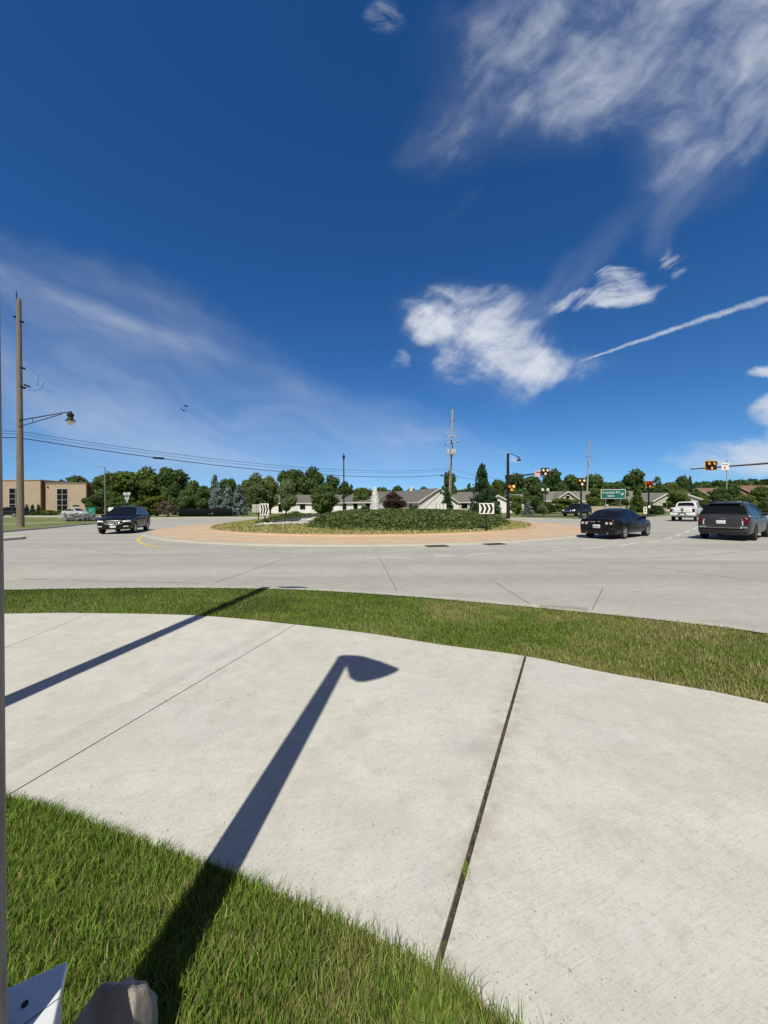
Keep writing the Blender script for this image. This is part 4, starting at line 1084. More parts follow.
spc = dict(sp); spc.update(L=4.6, W=1.82, zb=0.26, belt=0.95, zr=1.43, wb=0.84, wr=0.62, R=0.33, arch=0.375, track=1.8, xf=1.4, xr=-1.3,
           top=[(-2.3, 0.85), (-2.2, 0.97), (1.1, 0.95), (2.0, 0.82), (2.3, 0.6)], plan=[(-2.3, 0.84), (-2.1, 0.95), (-1, 1.0), (1.3, 1.0), (2.1, 0.9), (2.3, 0.7)],
           roof=[(-1.8, 0.96), (-1.05, 1.37), (-0.3, 1.43), (0.2, 1.36), (1.15, 0.95)], side=[(-1.4, -0.9), (-0.85, -0.1), (-0.02, 0.8)], ws=(1.05, 0.25), rw=(-1.7, -1.15))
q = at(76, 512, 66.0)
wc = Car("parked_car", "white car parked before the tan building near the green board", "car", spc, (q.x, 66.0, 0.02), (0.97, -0.25), P_SILV)
wc.box("bumper", P_SILV, (2.2, 0, 0.4), (0.16, 1.3, 0.16)); wc.mirrors(0.8, 1.0, 0.84)
for sg in (-1, 1): wc.patch("headlamp", M_LAMP, (2.25, sg * 0.66, 0.68), (0, sg, 0), (0, 0, 1), (-1, -sg * .3, 0), 0.36, 0.14)
q = at(8, 512, 66.0)
dc = Car("parked_car", "dark purple SUV parked before the tan building behind the wooden pole", "car", sp, (q.x, 66.0, 0.02), (-0.98, -0.20), P_NAVY)
dc.box("bumper", M_PLAST, (2.40, 0, 0.45), (0.16, 1.5, 0.16)); dc.mirrors(0.85, 1.12, 0.9)

# ================================================================== signs, drains, fountain
def chevrons(b_w, b_h, n, name, parent, nrm_off, up=(0, 0, 1), ang=0):
    b = MB(); st = b_w * 0.88 / n; w = st * 0.56; tip = st * 0.42
    for k in range(n):
        x0 = -b_w * 0.44 + k * st; h = b_h * 0.42
        for s_ in (1, -1):
            P = [(x0, s_ * h), (x0 + w, s_ * h), (x0 + w + tip, 0), (x0 + tip, 0)]
            if s_ < 0: P = P[::-1]
            b.quad(*[(p_[0], nrm_off, p_[1]) for p_ in P])
    return b.build(name, M_SIGNB, parent)
def chevron_sign(label, base, w, h, zc, rz, n):
    t = thing("chevron_sign", label, "road sign", base, rz, "chevron signs on the roundabout")
    MB().tube([(0, 0.03, -0.1), (0, 0.03, zc + h * 0.45)], 0.04, 10).build("post", M_BLACK, t, smooth=True)
    pn = MB().box((0, 0, zc), (w, 0.012, h), bevel=0.004).build("panel", M_SIGNW, t); pn.location = (0, -0.024, 0)
    c = chevrons(w, h, n, "chevrons", pn, -0.0085); c.location = (0, 0, zc)
    return t
q = at(264.5, 509.5, 25.0); z0 = float(mound(q.x, 25.0))
chevron_sign("small chevron sign turned partly away, black arrows, beside the blank sign back", (q.x, 25.0, z0), 0.72, 0.78, q.z - z0, R(-24), 3)
q = at(486.5, 508.5, 21.7); z0 = float(mound(q.x, 21.7))
chevron_sign("wide white sign with three bold black chevrons at the juniper edge", (q.x, 21.7, z0), 0.86, 0.61, q.z - z0, R(4), 3)
q = at(256.2, 508.3, 28.5); z0 = float(mound(q.x, 28.5))
t = thing("sign_back", "blank pale sign back on a black post behind the small chevron sign", "road sign", (q.x, 28.5, z0), R(30))
MB().tube([(0.16, 0.03, -0.1), (0.16, 0.03, q.z - z0 + 0.3)], 0.035, 10).build("post", M_BLACK, t, smooth=True)
pn = MB().box((0, 0, q.z - z0), (0.60, 0.012, 0.60), bevel=0.003).build("panel", mat("sign_back_pale", (0.55, 0.56, 0.50), 0.6), t)
MB().box((0.02, -0.012, q.z - z0), (0.035, 0.01, 0.60)).build("brace", M_ALU, pn)
# yield sign seen from behind, past the black SUV
q = at(127.2, 497.5, 33.0)
t = thing("yield_sign", "silver back of a triangular yield sign above the black SUV", "road sign", (q.x, 33.0, 0), R(-20))
MB().tube([(0, 0.02, -0.2), (0, 0.02, q.z + 0.5)], 0.035, 10).build("post", M_BLACK, t, smooth=True)
Mx = Matrix.Translation((0, 0, q.z)) @ Matrix.Rotation(PI / 2, 4, 'X')
pn = MB().prism([(-0.46, 0.40), (-0.42, 0.44), (0.42, 0.44), (0.46, 0.40), (0.035, -0.46), (-0.035, -0.46)], 0.02, 0.03, Mx).build("panel", mat("sign_back_bright", (0.62, 0.64, 0.66), 0.45, 0.2), t)
MB().box((0, -0.040, q.z + 0.13), (0.86, 0.012, 0.09)).build("brace", M_SIGNB, pn)
MB().box((0, -0.036, q.z), (0.06, 0.008, 0.84)).build("post_strap", M_SIGNB, pn)

for lab, px, py in (("dark iron drain grate at the apron edge below the fountain", 437, 546.3), ("dark iron drain grate at the apron edge below the wide chevron sign", 494.5, 544.3)):
    q = gp(px, py, ROADZ)
    t = thing("drain_grate", lab, "drain grate", (q.x, q.y, ROADZ + 0.004), math.atan2(q.y - CY, q.x - CX) + PI / 2, "drain grates along the apron")
    fr_ = MB().box((0, 0, 0.012), (0.92, 0.50, 0.018), bevel=0.004).build("frame", mat("cast_iron", (0.045, 0.035, 0.03), 0.8), t)
    b = MB()
    for k in range(9): b.box((-0.38 + k * 0.095, 0, 0.025), (0.035, 0.42, 0.010))
    b.build("grate_bars", mat("iron_bars", (0.10, 0.07, 0.05), 0.8), fr_)
q0, q1 = gp(541, 609.2, 0.0), gp(591, 612.4, 0.0)
d_ = (q1 - q0); mid = (q0 + q1) / 2
t = thing("curb_inlet", "dark iron curb inlet set in the kerb beside the verge", "storm drain", (mid.x, mid.y, 0), math.atan2(d_.y, d_.x))
MB().box((0, 0.155, 0.004), (d_.length, 0.17, 0.018), bevel=0.004).build("hood", mat("inlet_iron", (0.34, 0.31, 0.27), 0.8, var=0.2, scale=8), t)
MB().box((0, 0.236, -0.050), (d_.length * 0.96, 0.03, 0.10)).build("throat", M_SIGNB, t)

# fountain at the heart of the roundabout
fx_, fy_ = CX + 0.15, CY
zb0 = float(mound(fx_, fy_))
t = thing("fountain", "white plume of a fountain rising behind the juniper mound", "fountain", (fx_, fy_, zb0))
MB().lathe([(1.3, -0.2), (1.3, 0.22), (1.18, 0.24), (1.15, 0.05), (0, 0.05)], 32).build("basin", M_KERB, t, smooth=True)
mw, p = new_mat("white_water"); p.inputs['Base Color'].default_value = (0.97, 0.97, 0.97, 1); p.inputs['Roughness'].default_value = 0.35; p.inputs['Subsurface Weight'].default_value = 0.0
g = np.random.default_rng(4)
n_ = 3800; tt = g.random(n_) ** 0.8; top_h = at(376, 487.3, CY).z - zb0 - 0.05
rad = 0.05 + 0.41 * (1 - tt) ** 0.65; rr_ = (0.80 + np.abs(g.normal(0, 0.18, n_))).clip(0, 1.25) * rad; aa = g.uniform(0, 2 * PI, n_)
Nn = np.stack([np.cos(aa), np.sin(aa), np.full(n_, 0.35)], 1)
C = np.stack([rr_ * np.cos(aa), rr_ * np.sin(aa), 0.06 + tt * top_h], 1)
V, Q = leaf_cards(C, 0.040, 3, N=Nn * 1.5); wj = fast_mesh("water_jet", V, Q, np.zeros((0, 3)), mw, t)
nt_ = mw.node_tree; tr = nt_.nodes.new('ShaderNodeBsdfTranslucent'); tr.inputs[0].default_value = (0.9, 0.92, 0.94, 1); mx = nt_.nodes.new('ShaderNodeMixShader'); mx.inputs[0].default_value = 0.12
nt_.links.new(p.outputs[0], mx.inputs[1]); nt_.links.new(tr.outputs[0], mx.inputs[2]); nt_.links.new(mx.outputs[0], nt_.nodes['Material Output'].inputs[0])
cr_ = MB().lathe([(0.33, 0.05), (0.29, 0.25 * top_h), (0.21, 0.5 * top_h), (0.12, 0.75 * top_h), (0.03, 0.95 * top_h), (0.0, top_h)], 14); cr_.build("water_core", mw, t, smooth=True)

# ================================================================== poles, cables and signals
def wood_pole(label, base, top_z, r0, r1, m, lean=(0, 0)):
    t = thing("utility_pole", label, "utility pole", base, 0, "wooden utility poles in a line")
    MB().tube([(0, 0, -0.3), (lean[0] * .5, lean[1] * .5, top_z * .5), (lean[0], lean[1], top_z)], [r0, (r0 + r1) / 2, r1], 12).build("shaft", m, t, smooth=True)
    return t
def insul(parent, p, d, n=3, L=0.45, m=None):
    d = Vector(d).normalized(); b = MB(); p = Vector(p)
    b.tube([p, p + d * L], 0.025, 6)
    for k in range(n):
        c = p + d * L * (0.35 + 0.6 * k / n); b.tube([c - d * .03, c, c + d * .03], [0.03, 0.085, 0.03], 10)
    return b.build("insulator", m or M_ALU, parent, smooth=True)
# near pole at the side
B0 = gp(20.5, 526.8, 0.0)
zp = lambda py, px=20, Y=B0.y: at(px, py, Y).z
POLE_A = wood_pole("tall brown wooden pole with a lamp arm before the tan building", (B0.x, B0.y, 0), zp(299.5), 0.265, 0.15, M_WOOD, lean=(-0.02, 0))
hA = zp(299.5)
insul(POLE_A, (-0.17, -0.05, hA - 0.25), (0, 0, 1), 3, 0.95, M_PLAST)
for py in (322, 368, 387):
    z_ = zp(py); MB().box((0.18, -0.05, z_), (0.34, 0.14, 0.10), bevel=0.02).build("bracket", M_BLACK, POLE_A)
insul(POLE_A, (0.2, -0.1, zp(322)), (1, 0, -0.35), 2, 0.35, M_PLAST)
insul(POLE_A, (-0.15, -0.1, zp(318)), (-1, 0, 0.4), 2, 0.30, M_PLAST)
insul(POLE_A, (0.2, -0.1, zp(384)), (1, 0.1, -0.35), 4, 0.85, M_PLAST)
insul(POLE_A, (0.15, -0.1, zp(388)), (1, -0.4, -0.15), 4, 0.85, M_PLAST)
insul(POLE_A, (0.12, -0.1, zp(368)), (1, 0, -0.25), 3, 0.55, M_PLAST)
for pts in ([(24, 366), (31, 369), (37, 373), (39, 378), (37, 386)], [(28, 390), (35, 391), (41, 389), (44, 382)]):
    MB().tube([Vector(at(x, y, B0.y - 0.15)) - Vector((B0.x, B0.y, 0)) for x, y in pts], 0.013, 6).build("jumper_wire", M_CABLE, POLE_A, smooth=True)
# lamp arm on that pole
lt = at(70.5, 412.0, B0.y - 0.3); z1, z2 = zp(420.8), zp(427.0)
lamp_t = thing("street_lamp", "black bell lantern on a long bracket arm from the brown wooden pole", "street lamp", (B0.x, B0.y - 0.3, 0))
lx = lt.x - B0.x
a1 = MB().tube([(0.1, 0.15, z1), (lx * 0.86, 0, lt.z - 0.06), (lx, 0, lt.z - 0.02)], [0.045, 0.04, 0.035], 8).build("arm", M_BLACK, lamp_t, smooth=True)
MB().tube([(0.1, 0.15, z2), (lx * 0.84, 0, lt.z - 0.16)], 0.035, 8).build("brace", M_BLACK, lamp_t, smooth=True)
MB().tube([(lx * 0.3, 0, lerp(z1, lt.z, .3) - .05), (lx * .3, 0, lerp(z2, lt.z - .16, .3))], 0.02, 6).build("strut", M_BLACK, lamp_t)
sh = MB().lathe([(0.0, 0.05), (0.09, 0.05), (0.13, -0.10), (0.24, -0.16), (0.24, -0.34), (0.17, -0.40), (0.22, -0.60), (0.38, -0.72), (0.36, -0.74), (0, -0.62)], 20, Matrix.Translation((lx, 0, lt.z))).build("lantern_shade", M_BLACK, lamp_t, smooth=True)
MB().lathe([(0.0, -1.08), (0.16, -1.02), (0.27, -0.86), (0.29, -0.73), (0, -0.70)], 18, Matrix.Translation((lx, 0, lt.z))).build("lantern_glass", M_LAMPGLASS, sh, smooth=True)

# middle pole with transformers
YB = 74.0; B1 = at(449.3, 510, YB); top1 = at(452.5, 409, YB)
POLE_B = wood_pole("grey wooden pole with crossarms and transformer cans behind the juniper mound", (B1.x, YB, 0), top1.z, 0.27, 0.15, M_WOODG, lean=(top1.x - B1.x, 0))
zB = lambda py: at(450, py, YB).z
xB = lambda z_: (top1.x - B1.x) * z_ / top1.z
insul(POLE_B, (xB(top1.z), 0, top1.z - 0.1), (0, 0, 1), 2, 0.7, M_PLAST)
for py, w_ in ((436.5, 2.5), (442.5, 2.6)):
    z_ = zB(py); a = MB().tube([(xB(z_) - w_ / 2, -0.25, z_ - 0.25), (xB(z_) + w_ / 2, -0.25, z_ + 0.25)], 0.07, 6).build("crossarm", mat("pale_arm", (0.45, 0.44, 0.42), 0.7), POLE_B)
    for s_ in (-1, 1): MB().tube([(xB(z_) + s_ * w_ * .46, -0.25, z_ + s_ * .23), (xB(z_) + s_ * w_ * .46, -0.25, z_ + s_ * .23 + (0.3 if py < 440 else -0.32))], [0.05, 0.1], 8).build("insulator", M_PLAST, a)
z_ = zB(421.5)
for s_ in (-1, 1): insul(POLE_B, (xB(z_), -0.15, z_ + s_ * .08), (s_, 0, 0.15), 3, 0.65, M_PLAST)
z_ = zB(452)
for s_ in (-1, 0.15, 1):
    MB().lathe([(0, -0.55), (0.27, -0.53), (0.28, 0.42), (0.22, 0.50), (0, 0.52)], 16, Matrix.Translation((xB(z_) + s_ * 0.62, -0.25 - (0.3 if abs(s_) < .5 else 0), z_))).build("transformer_can", mat("can_grey", (0.42, 0.44, 0.45), 0.5), POLE_B, smooth=True)
cnd = MB(); cnd.tube([(xB(2) + .02, -0.29, 1.0), (xB(5) + .02, -.26, zB(478)), (xB(zB(460)) + .06, -.24, zB(456))], 0.07, 6); cnd.build("conduit", mat("conduit_dark", (0.06, 0.06, 0.065), 0.6), POLE_B)
MB().tube([(xB(zB(446)) - .05, -.3, zB(440)), (xB(zB(450)) + .15, -.4, zB(448)), (xB(zB(460)), -.35, zB(466))], 0.09, 6).build("cable_loop", M_PLAST, POLE_B)

YC = 108.0; B2 = at(586.3, 506, YC); top2 = at(589.2, 440, YC)
POLE_C = wood_pole("slim grey wooden pole rising behind the parked dark SUV", (B2.x, YC, 0), top2.z, 0.27, 0.15, M_WOODG, lean=(top2.x - B2.x, 0))
xC = lambda z_: (top2.x - B2.x) * z_ / top2.z
insul(POLE_C, (xC(top2.z), 0, top2.z - 0.1), (0, 0, 1), 2, 0.8, M_PLAST)
z_ = at(588, 457, YC).z
for s_ in (-1, 1): insul(POLE_C, (xC(z_), -0.15, z_), (s_, 0, 0.1), 3, 0.9, M_PLAST)
MB().lathe([(0, -0.7), (0.26, -0.68), (0.27, 0.5), (0, 0.55)], 14, Matrix.Translation((xC(17), -0.3, at(588, 463, YC).z))).build("transformer_can", MATS["can_grey"], POLE_C, smooth=True)
YD = 160.0; B3 = at(726.2, 500, YD); top3 = at(727.0, 460, YD)
POLE_D = wood_pole("thin distant pole rising behind the roof of the slate SUV", (B3.x, YD, 0), top3.z, 0.26, 0.15, M_WOODG, lean=(top3.x - B3.x, 0))
MB().box((0, -0.2, at(727, 471.5, YD).z), (4.4, 0.12, 0.14)).build("crossarm", M_WOODG, POLE_D)
insul(POLE_D, (0, -0.2, at(727, 463, YD).z), (0, 0, 1), 2, 1.0, M_ALU)

def cable(label, P, sag, r, group="power cables between the poles"):
    pts = []
    for a, b in zip(P, P[1:]):
        for k in range(17):
            t_ = k / 16; p_ = a.lerp(b, t_); p_.z -= sag * 4 * t_ * (1 - t_) * (b - a).length / 60
            if not pts or (pts[-1] - p_).length > 1e-4: pts.append(p_)
    return tag(MB().tube(pts, r, 5).build("power_cable", M_CABLE, smooth=True), label, "cable", group)
pa = lambda py, dxx=0.0: Vector((B0.x + dxx, B0.y - 0.1, zp(py)))
pb = lambda py: Vector((B1.x + xB(6), YB - 0.15, zB(py)))
pc = lambda py: Vector((B2.x, YC - 0.1, at(586, py, YC).z))
ou = lambda py: Vector((B0.x - 25, B0.y - 20, zp(py) + 0.2))
cable("upper thin cable strung between the brown and grey poles", [ou(430), pa(431.5), pb(468.6), pc(482)], 1.55, 0.020)
cable("middle thin cable strung just under the topmost cable", [ou(432), pa(434.2), pb(470.2), pc(483.5)], 1.6, 0.014)
lowc = cable("thick lowest cable carrying a dark splice case between the poles", [ou(437), pa(438), pb(474.8), pc(486)], 1.5, 0.036)
for tt_ in (0.42, 0.955):
    a, b = pa(438), pb(474.8); p_ = a.lerp(b, tt_ if tt_ > .5 else 0.17); t_ = (p_ - a).length / (b - a).length; p_.z -= 1.5 * 4 * t_ * (1 - t_) * (b - a).length / 60
    d_ = (b - a).normalized(); MB().tube([p_ - d_ * 0.55, p_ - d_ * 0.42, p_ + d_ * 0.42, p_ + d_ * 0.55], [0.04, 0.11, 0.11, 0.04], 8).build("splice_case", M_CABLE, lowc, smooth=True)

# slim parking lamp by the trees, and the lamp with the acorn top
q = at(105.2, 512, 62.0); tz = at(105.5, 467, 62.0).z
t = thing("street_lamp", "slim grey lamp column with a short arm before the dark trees", "street lamp", (q.x, 62.0, 0))
MB().tube([(0, 0, -0.1), (0, 0, tz)], [0.11, 0.07], 10).build("column", M_STEEL, t, smooth=True)
MB().tube([(0, 0, tz - 0.05), (-0.85, 0, tz + 0.12)], 0.05, 8).build("arm", M_STEEL, t, smooth=True)
MB().box((-0.95, 0, tz + 0.12), (0.5, 0.22, 0.10), bevel=0.02).build("lamp_head", M_ALU, t)
q = at(344.0, 512, 52.0); tz = at(344.2, 452.5, 52.0).z
t = thing("street_lamp", "black lamp column with an acorn lantern rising behind the juniper mound", "street lamp", (q.x, 52.0, 0))
MB().tube([(0, 0, -0.1), (0, 0, 1.2), (0, 0, tz - 0.8)], [0.13, 0.10, 0.075], 10).build("column", M_BLACK, t, smooth=True)
MB().lathe([(0.10, 0), (0.16, 0.05), (0.19, 0.35), (0.12, 0.6), (0.05, 0.66), (0.03, 0.8), (0, 0.9)], 14, Matrix.Translation((0, 0, tz - 0.9))).build("lantern", M_BLACK, t, smooth=True)
q = at(545.3, 512, 62.0); tz = at(545, 490.5, 62.0).z
t = thing("street_lamp", "black lamp column with twin white globes before the dark tree", "street lamp", (q.x, 62.0, 0))
MB().tube([(0, 0, -0.1), (0, 0, tz - 0.25)], [0.10, 0.07], 10).build("column", M_BLACK, t, smooth=True)
MB().tube([(-0.42, 0, tz - 0.1), (-0.3, 0, tz - 0.4), (0.3, 0, tz - 0.4), (0.42, 0, tz - 0.1)], 0.04, 8).build("bracket", M_BLACK, t, smooth=True)
for s_ in (-1, 1): MB().lathe([(0, -0.28), (0.2, -0.2), (0.27, 0), (0.2, 0.2), (0, 0.28)], 14, Matrix.Translation((s_ * 0.42, 0, tz + 0.1))).build("globe", M_LAMPGLASS, t, smooth=True)

# pedestrian beacons: two lamps above one on a dark plate
M_AMB = mat("amber_lens", (0.90, 0.42, 0.06), 0.3, emit=0.35)
M_PALE = mat("pale_lens", (0.95, 0.80, 0.42), 0.3, emit=0.45)
M_REDL = mat("red_lens", (0.85, 0.05, 0.02), 0.3, emit=0.25)
M_BORD = mat("beacon_border", (0.72, 0.38, 0.05), 0.5)
M_HOUS = mat("beacon_housing", (0.025, 0.02, 0.018), 0.5)
def beacon(parent, c, lens, w=0.98, h=0.92, border=False, housing=None):
    c = Vector(c)
    pl_ = MB().box(c + Vector((0, 0.05, 0)), (w, 0.03, h), bevel=0.006).build("backplate", M_BORD if border else M_HOUS, parent)
    if border: MB().box(c + Vector((0, 0.02, 0)), (w - 0.12, 0.04, h - 0.12)).build("faceplate", M_HOUS, pl_)
    for i, (ox, oz) in enumerate(((-0.24, 0.18), (0.24, 0.18), (0, -0.24))):
        Mx = Matrix.Translation(c + Vector((ox, 0, oz))) @ Matrix.Rotation(PI / 2, 4, 'X')
        hs_ = MB().lathe([(0.19, -0.02), (0.19, 0.16), (0.175, 0.16), (0.175, 0.0)], 20, Mx).build("lamp_housing", housing or M_HOUS, pl_, smooth=True)
        MB().lathe([(0.172, 0.02), (0.12, 0.05), (0, 0.06)], 20, Mx).build("lens", lens[i] if isinstance(lens, (list, tuple)) else lens, pl_, smooth=True)
    return pl_
Y_ = 48.0; q = at(508.2, 517.5, Y_); tz = at(507.2, 453.5, Y_).z
t = thing("signal_mast", "tall black signal mast with lamp arm and long beacon arm beyond the apron", "traffic signal", (q.x, Y_, 0))
MB().tube([(0, 0, -0.1), (0, 0, 2), (0, 0, tz)], [0.24, 0.20, 0.15], 14).build("mast", M_BLACK, t, smooth=True)
za = at(508, 477, Y_).z
e_ = at(556, 471.2, 45.5)
ar = MB().tube([(0, 0, za), (0.6, -0.2, za + 0.05), (e_.x - q.x, e_.y - Y_, e_.z)], [0.14, 0.12, 0.06], 10).build("mast_arm", M_BLACK, t, smooth=True)
MB().box((0, 0, za), (0.62, 0.5, 0.55), bevel=0.05).build("arm_collar", M_BLACK, t)
f_ = at(518.8, 457, Y_)
la_ = MB().tube([(0, 0, tz - 0.3), (0.35, 0, tz - 0.02), (f_.x - q.x - 0.3, 0, f_.z + 0.12), (f_.x - q.x, 0, f_.z)], 0.045, 8).build("lamp_arm", M_BLACK, t, smooth=True)
MB().lathe([(0.0, 0.05), (0.09, 0.0), (0.14, -0.2), (0.26, -0.42), (0.22, -0.5), (0.0, -0.52)], 14, Matrix.Translation((f_.x - q.x, 0, f_.z))).build("lamp_head", M_BLACK, la_, smooth=True)
g_ = at(544.4, 471.8, 46.0); beacon(t, g_ - Vector((q.x, Y_, 0)) + Vector((0, -0.25, 0)), M_PALE)
g_ = at(511.6, 487.7, 47.6); beacon(t, g_ - Vector((q.x, Y_, 0)), [M_BORD, M_PALE, M_AMB], w=0.56, h=0.66, housing=M_BORD)
g_ = at(537.9, 473.8, 46.3) - Vector((q.x, Y_, 0))
sg_ = MB().box(g_ + Vector((0, -0.16, 0)), (0.9, 0.03, 0.75), bevel=0.004).build("arm_sign", mat("sign_pink", (0.62, 0.46, 0.48), 0.5), t)
MB().box(g_ + Vector((0, -0.18, 0.16)), (0.66, 0.012, 0.12)).build("sign_band", mat("sign_band_red", (0.45, 0.05, 0.06), 0.5), sg_)

def pedestal(label, px, py_top, py_c, py_b, Y, lens, extra=None, **kw):
    q = at(px, py_b, Y); t = thing("pedestal_beacon", label, "traffic signal", (q.x, Y, 0), 0, "pedestrian beacons on posts")
    c = at(px, py_c, Y)
    MB().tube([(0, 0.1, -0.1), (0, 0.1, c.z + 0.3)], [0.11, 0.09], 12).build("post", M_BLACK, t, smooth=True)
    MB().lathe([(0.24, 0), (0.24, 0.06), (0.13, 0.4)], 14, Matrix.Translation((0, 0.1, 0))).build("base", M_BLACK, t, smooth=True)
    beacon(t, (0, -0.1, c.z), lens, **kw)
    if extra: MB().box((-0.02, -0.04, extra), (0.30, 0.04, 0.34), bevel=0.01).build("button_sign", M_SIGNW, t)
    return t
pedestal("pedestrian beacon with three amber lamps on a black post before the dark SUV", 581.6, 477, 482.0, 517, 43.6, [M_AMB, M_PALE, M_PALE])
pedestal("pedestrian beacon with red lamps on a black post beyond the sedan", 649.3, 481, 484.3, 515, 51.0, [M_REDL, M_REDL, M_AMB], extra=1.25, border=True)
# beacon arm reaching in from outside the picture
e0 = at(690, 469.2, 36.0); e1 = at(768, 463.3, 33.0); pr = e1 + (e1 - e0) * 0.9
t = thing("signal_mast", "long black mast arm with an amber beacon and small sign above the slate SUV", "traffic signal", (pr.x, pr.y, 0))
MB().tube([(0, 0, -0.1), (0, 0, pr.z + 1.2)], [0.22, 0.16], 14).build("mast", M_BLACK, t, smooth=True)
L_ = lambda p_: p_ - Vector((pr.x, pr.y, 0))
MB().tube([L_(e0), L_(e1), L_(pr)], [0.05, 0.085, 0.13], 10).build("mast_arm", M_BLACK, t, smooth=True)
g_ = at(711.3, 465.4, 34.9); beacon(t, L_(g_), [M_AMB, M_AMB, M_AMB], w=1.12, h=0.86, border=True)
g_ = at(725.2, 466.3, 34.3)
sg_ = MB().box(L_(g_), (0.66, 0.03, 0.62), bevel=0.004).build("arm_sign", M_SIGNW, t)
MB().lathe([(0.09, 0), (0.09, 0.01), (0, 0.01)], 14, Matrix.Translation(L_(g_) + Vector((-0.05, -0.018, -0.13))) @ Matrix.Rotation(PI / 2, 4, 'X')).build("sign_dot", mat("sign_dot_red", (0.5, 0.03, 0.03), 0.5), sg_)
MB().box(L_(g_) + Vector((0, -0.019, 0.14)), (0.46, 0.008, 0.05)).build("sign_band", M_SIGNB, sg_)

# green guide sign
def lettering(text, size, name, m, parent, loc, rot=(PI / 2, 0, 0), ax='CENTER'):
    cu = bpy.data.curves.new(name, 'FONT'); cu.body = text; cu.size = size; cu.align_x = ax; cu.align_y = 'CENTER'; cu.extrude = 0.004
    tmp = bpy.data.objects.new(name, cu); COL.objects.link(tmp)
    me = bpy.data.meshes.new_from_object(tmp.evaluated_get(bpy.context.evaluated_depsgraph_get()))
    bpy.data.objects.remove(tmp); bpy.data.curves.remove(cu)
    me.materials.clear(); me.materials.append(m)
    o = bpy.data.objects.new(name, me); COL.objects.link(o); o.parent = parent; o.location = loc; o.rotation_euler = rot
    return o
Yg = 58.0; q = at(613.2, 494.0, Yg)
t = thing("guide_sign", "green road name sign with white lettering and arrow above the sedan", "road sign", (q.x, Yg, 0), R(-3))
for s_ in (-1, 1): MB().tube([(s_ * 1.1, 0.08, -0.1), (s_ * 1.1, 0.08, q.z + 0.6)], 0.06, 8).build("post", M_STEEL, t)
bo = MB().box((0, 0, q.z), (3.62, 0.03, 1.42), bevel=0.008).build("panel", M_SIGNW, t)
MB().box((0, -0.012, q.z), (3.48, 0.03, 1.28), bevel=0.006).build("panel_face", M_GREEN, bo)
lettering("Avondale Rd", 0.50, "lettering", M_SIGNW, bo, (-0.35, -0.034, q.z + 0.24))
lettering("Sabre", 0.46, "lettering", M_SIGNW, bo, (-0.35, -0.034, q.z - 0.28))
aw = MB().prism([(-0.05, -0.25), (0.05, -0.25), (0.05, 0.02), (0.17, 0.02), (0, 0.25), (-0.17, 0.02), (-0.05, 0.02)], 0.0, 0.006, Matrix.Translation((1.32, -0.030, q.z - 0.02)) @ Matrix.Rotation(PI / 2, 4, 'X') @ Matrix.Rotation(-0.75, 4, 'Z')); aw.build("arrow", M_SIGNW, bo)

# small things beyond the road
q = at(645.2, 510.5, 47.0)
t = thing("marker_sign", "small cream marker board on a post beside the red beacon", "road sign", (q.x, 47.0, 0))
MB().box((0, 0, q.z + 0.02), (0.46, 0.03, 0.88), bevel=0.01).build("panel", mat("cream_board", (0.70, 0.68, 0.50), 0.5), t)
MB().tube([(0, 0.05, -0.1), (0, 0.05, q.z)], 0.04, 8).build("post", M_STEEL, t)
for k in (-0.16, 0.16): MB().box((0, -0.018, q.z + 0.05 + k), (0.14, 0.01, 0.14)).build("symbol", M_SIGNB, t)
q = at(599.5, 497.0, 62.0)
q = at(91.4, 511.8, 44.0)
t = thing("notice_board", "teal green board on the verge between the white car and black SUV", "sign board", (q.x, 44.0, 0), R(-8))
MB().box((0, 0, q.z), (1.02, 0.06, 1.06), bevel=0.02).build("panel", mat("teal_board", (0.012, 0.20, 0.15), 0.5, var=0.2, scale=2), t)
MB().box((0, -0.04, q.z + 0.22), (0.56, 0.012, 0.10)).build("pale_band", mat("teal_pale", (0.16, 0.42, 0.36), 0.6), t)
MB().box((-0.05, -0.04, q.z), (0.40, 0.012, 0.10)).build("pale_band", MATS["teal_pale"], t)
for s_ in (-1, 1): MB().box((s_ * 0.45, 0.05, q.z / 2), (0.07, 0.07, q.z + 0.2)).build("post", M_STEEL, t)
q = at(110.8, 509.3, 50.0)
t = thing("small_sign", "small white board standing behind the black SUV roof", "sign board", (q.x, 50.0, 0))
MB().box((0, 0, q.z), (0.66, 0.03, 0.50), bevel=0.006).build("panel", M_SIGNW, t); MB().tube([(0, 0.04, -0.1), (0, 0.04, q.z)], 0.035, 8).build("post", M_STEEL, t)
q = at(61, 515, 52.0)
t = thing("bike_rack", "pale steel rack of bent hoops on grass beside the stone bed", "rack", (q.x, 52.0, 0), R(-15))
for k in range(2): MB().tube([(-0.42 + k * .42, 0, 0), (-0.32 + k * .42, 0, 0.75), (-0.1 + k * .42, 0, 0.75), (0.0 + k * .42, 0, 0)], 0.035, 8).build("hoop", mat("pale_steel", (0.6, 0.6, 0.58), 0.5), t, smooth=True)
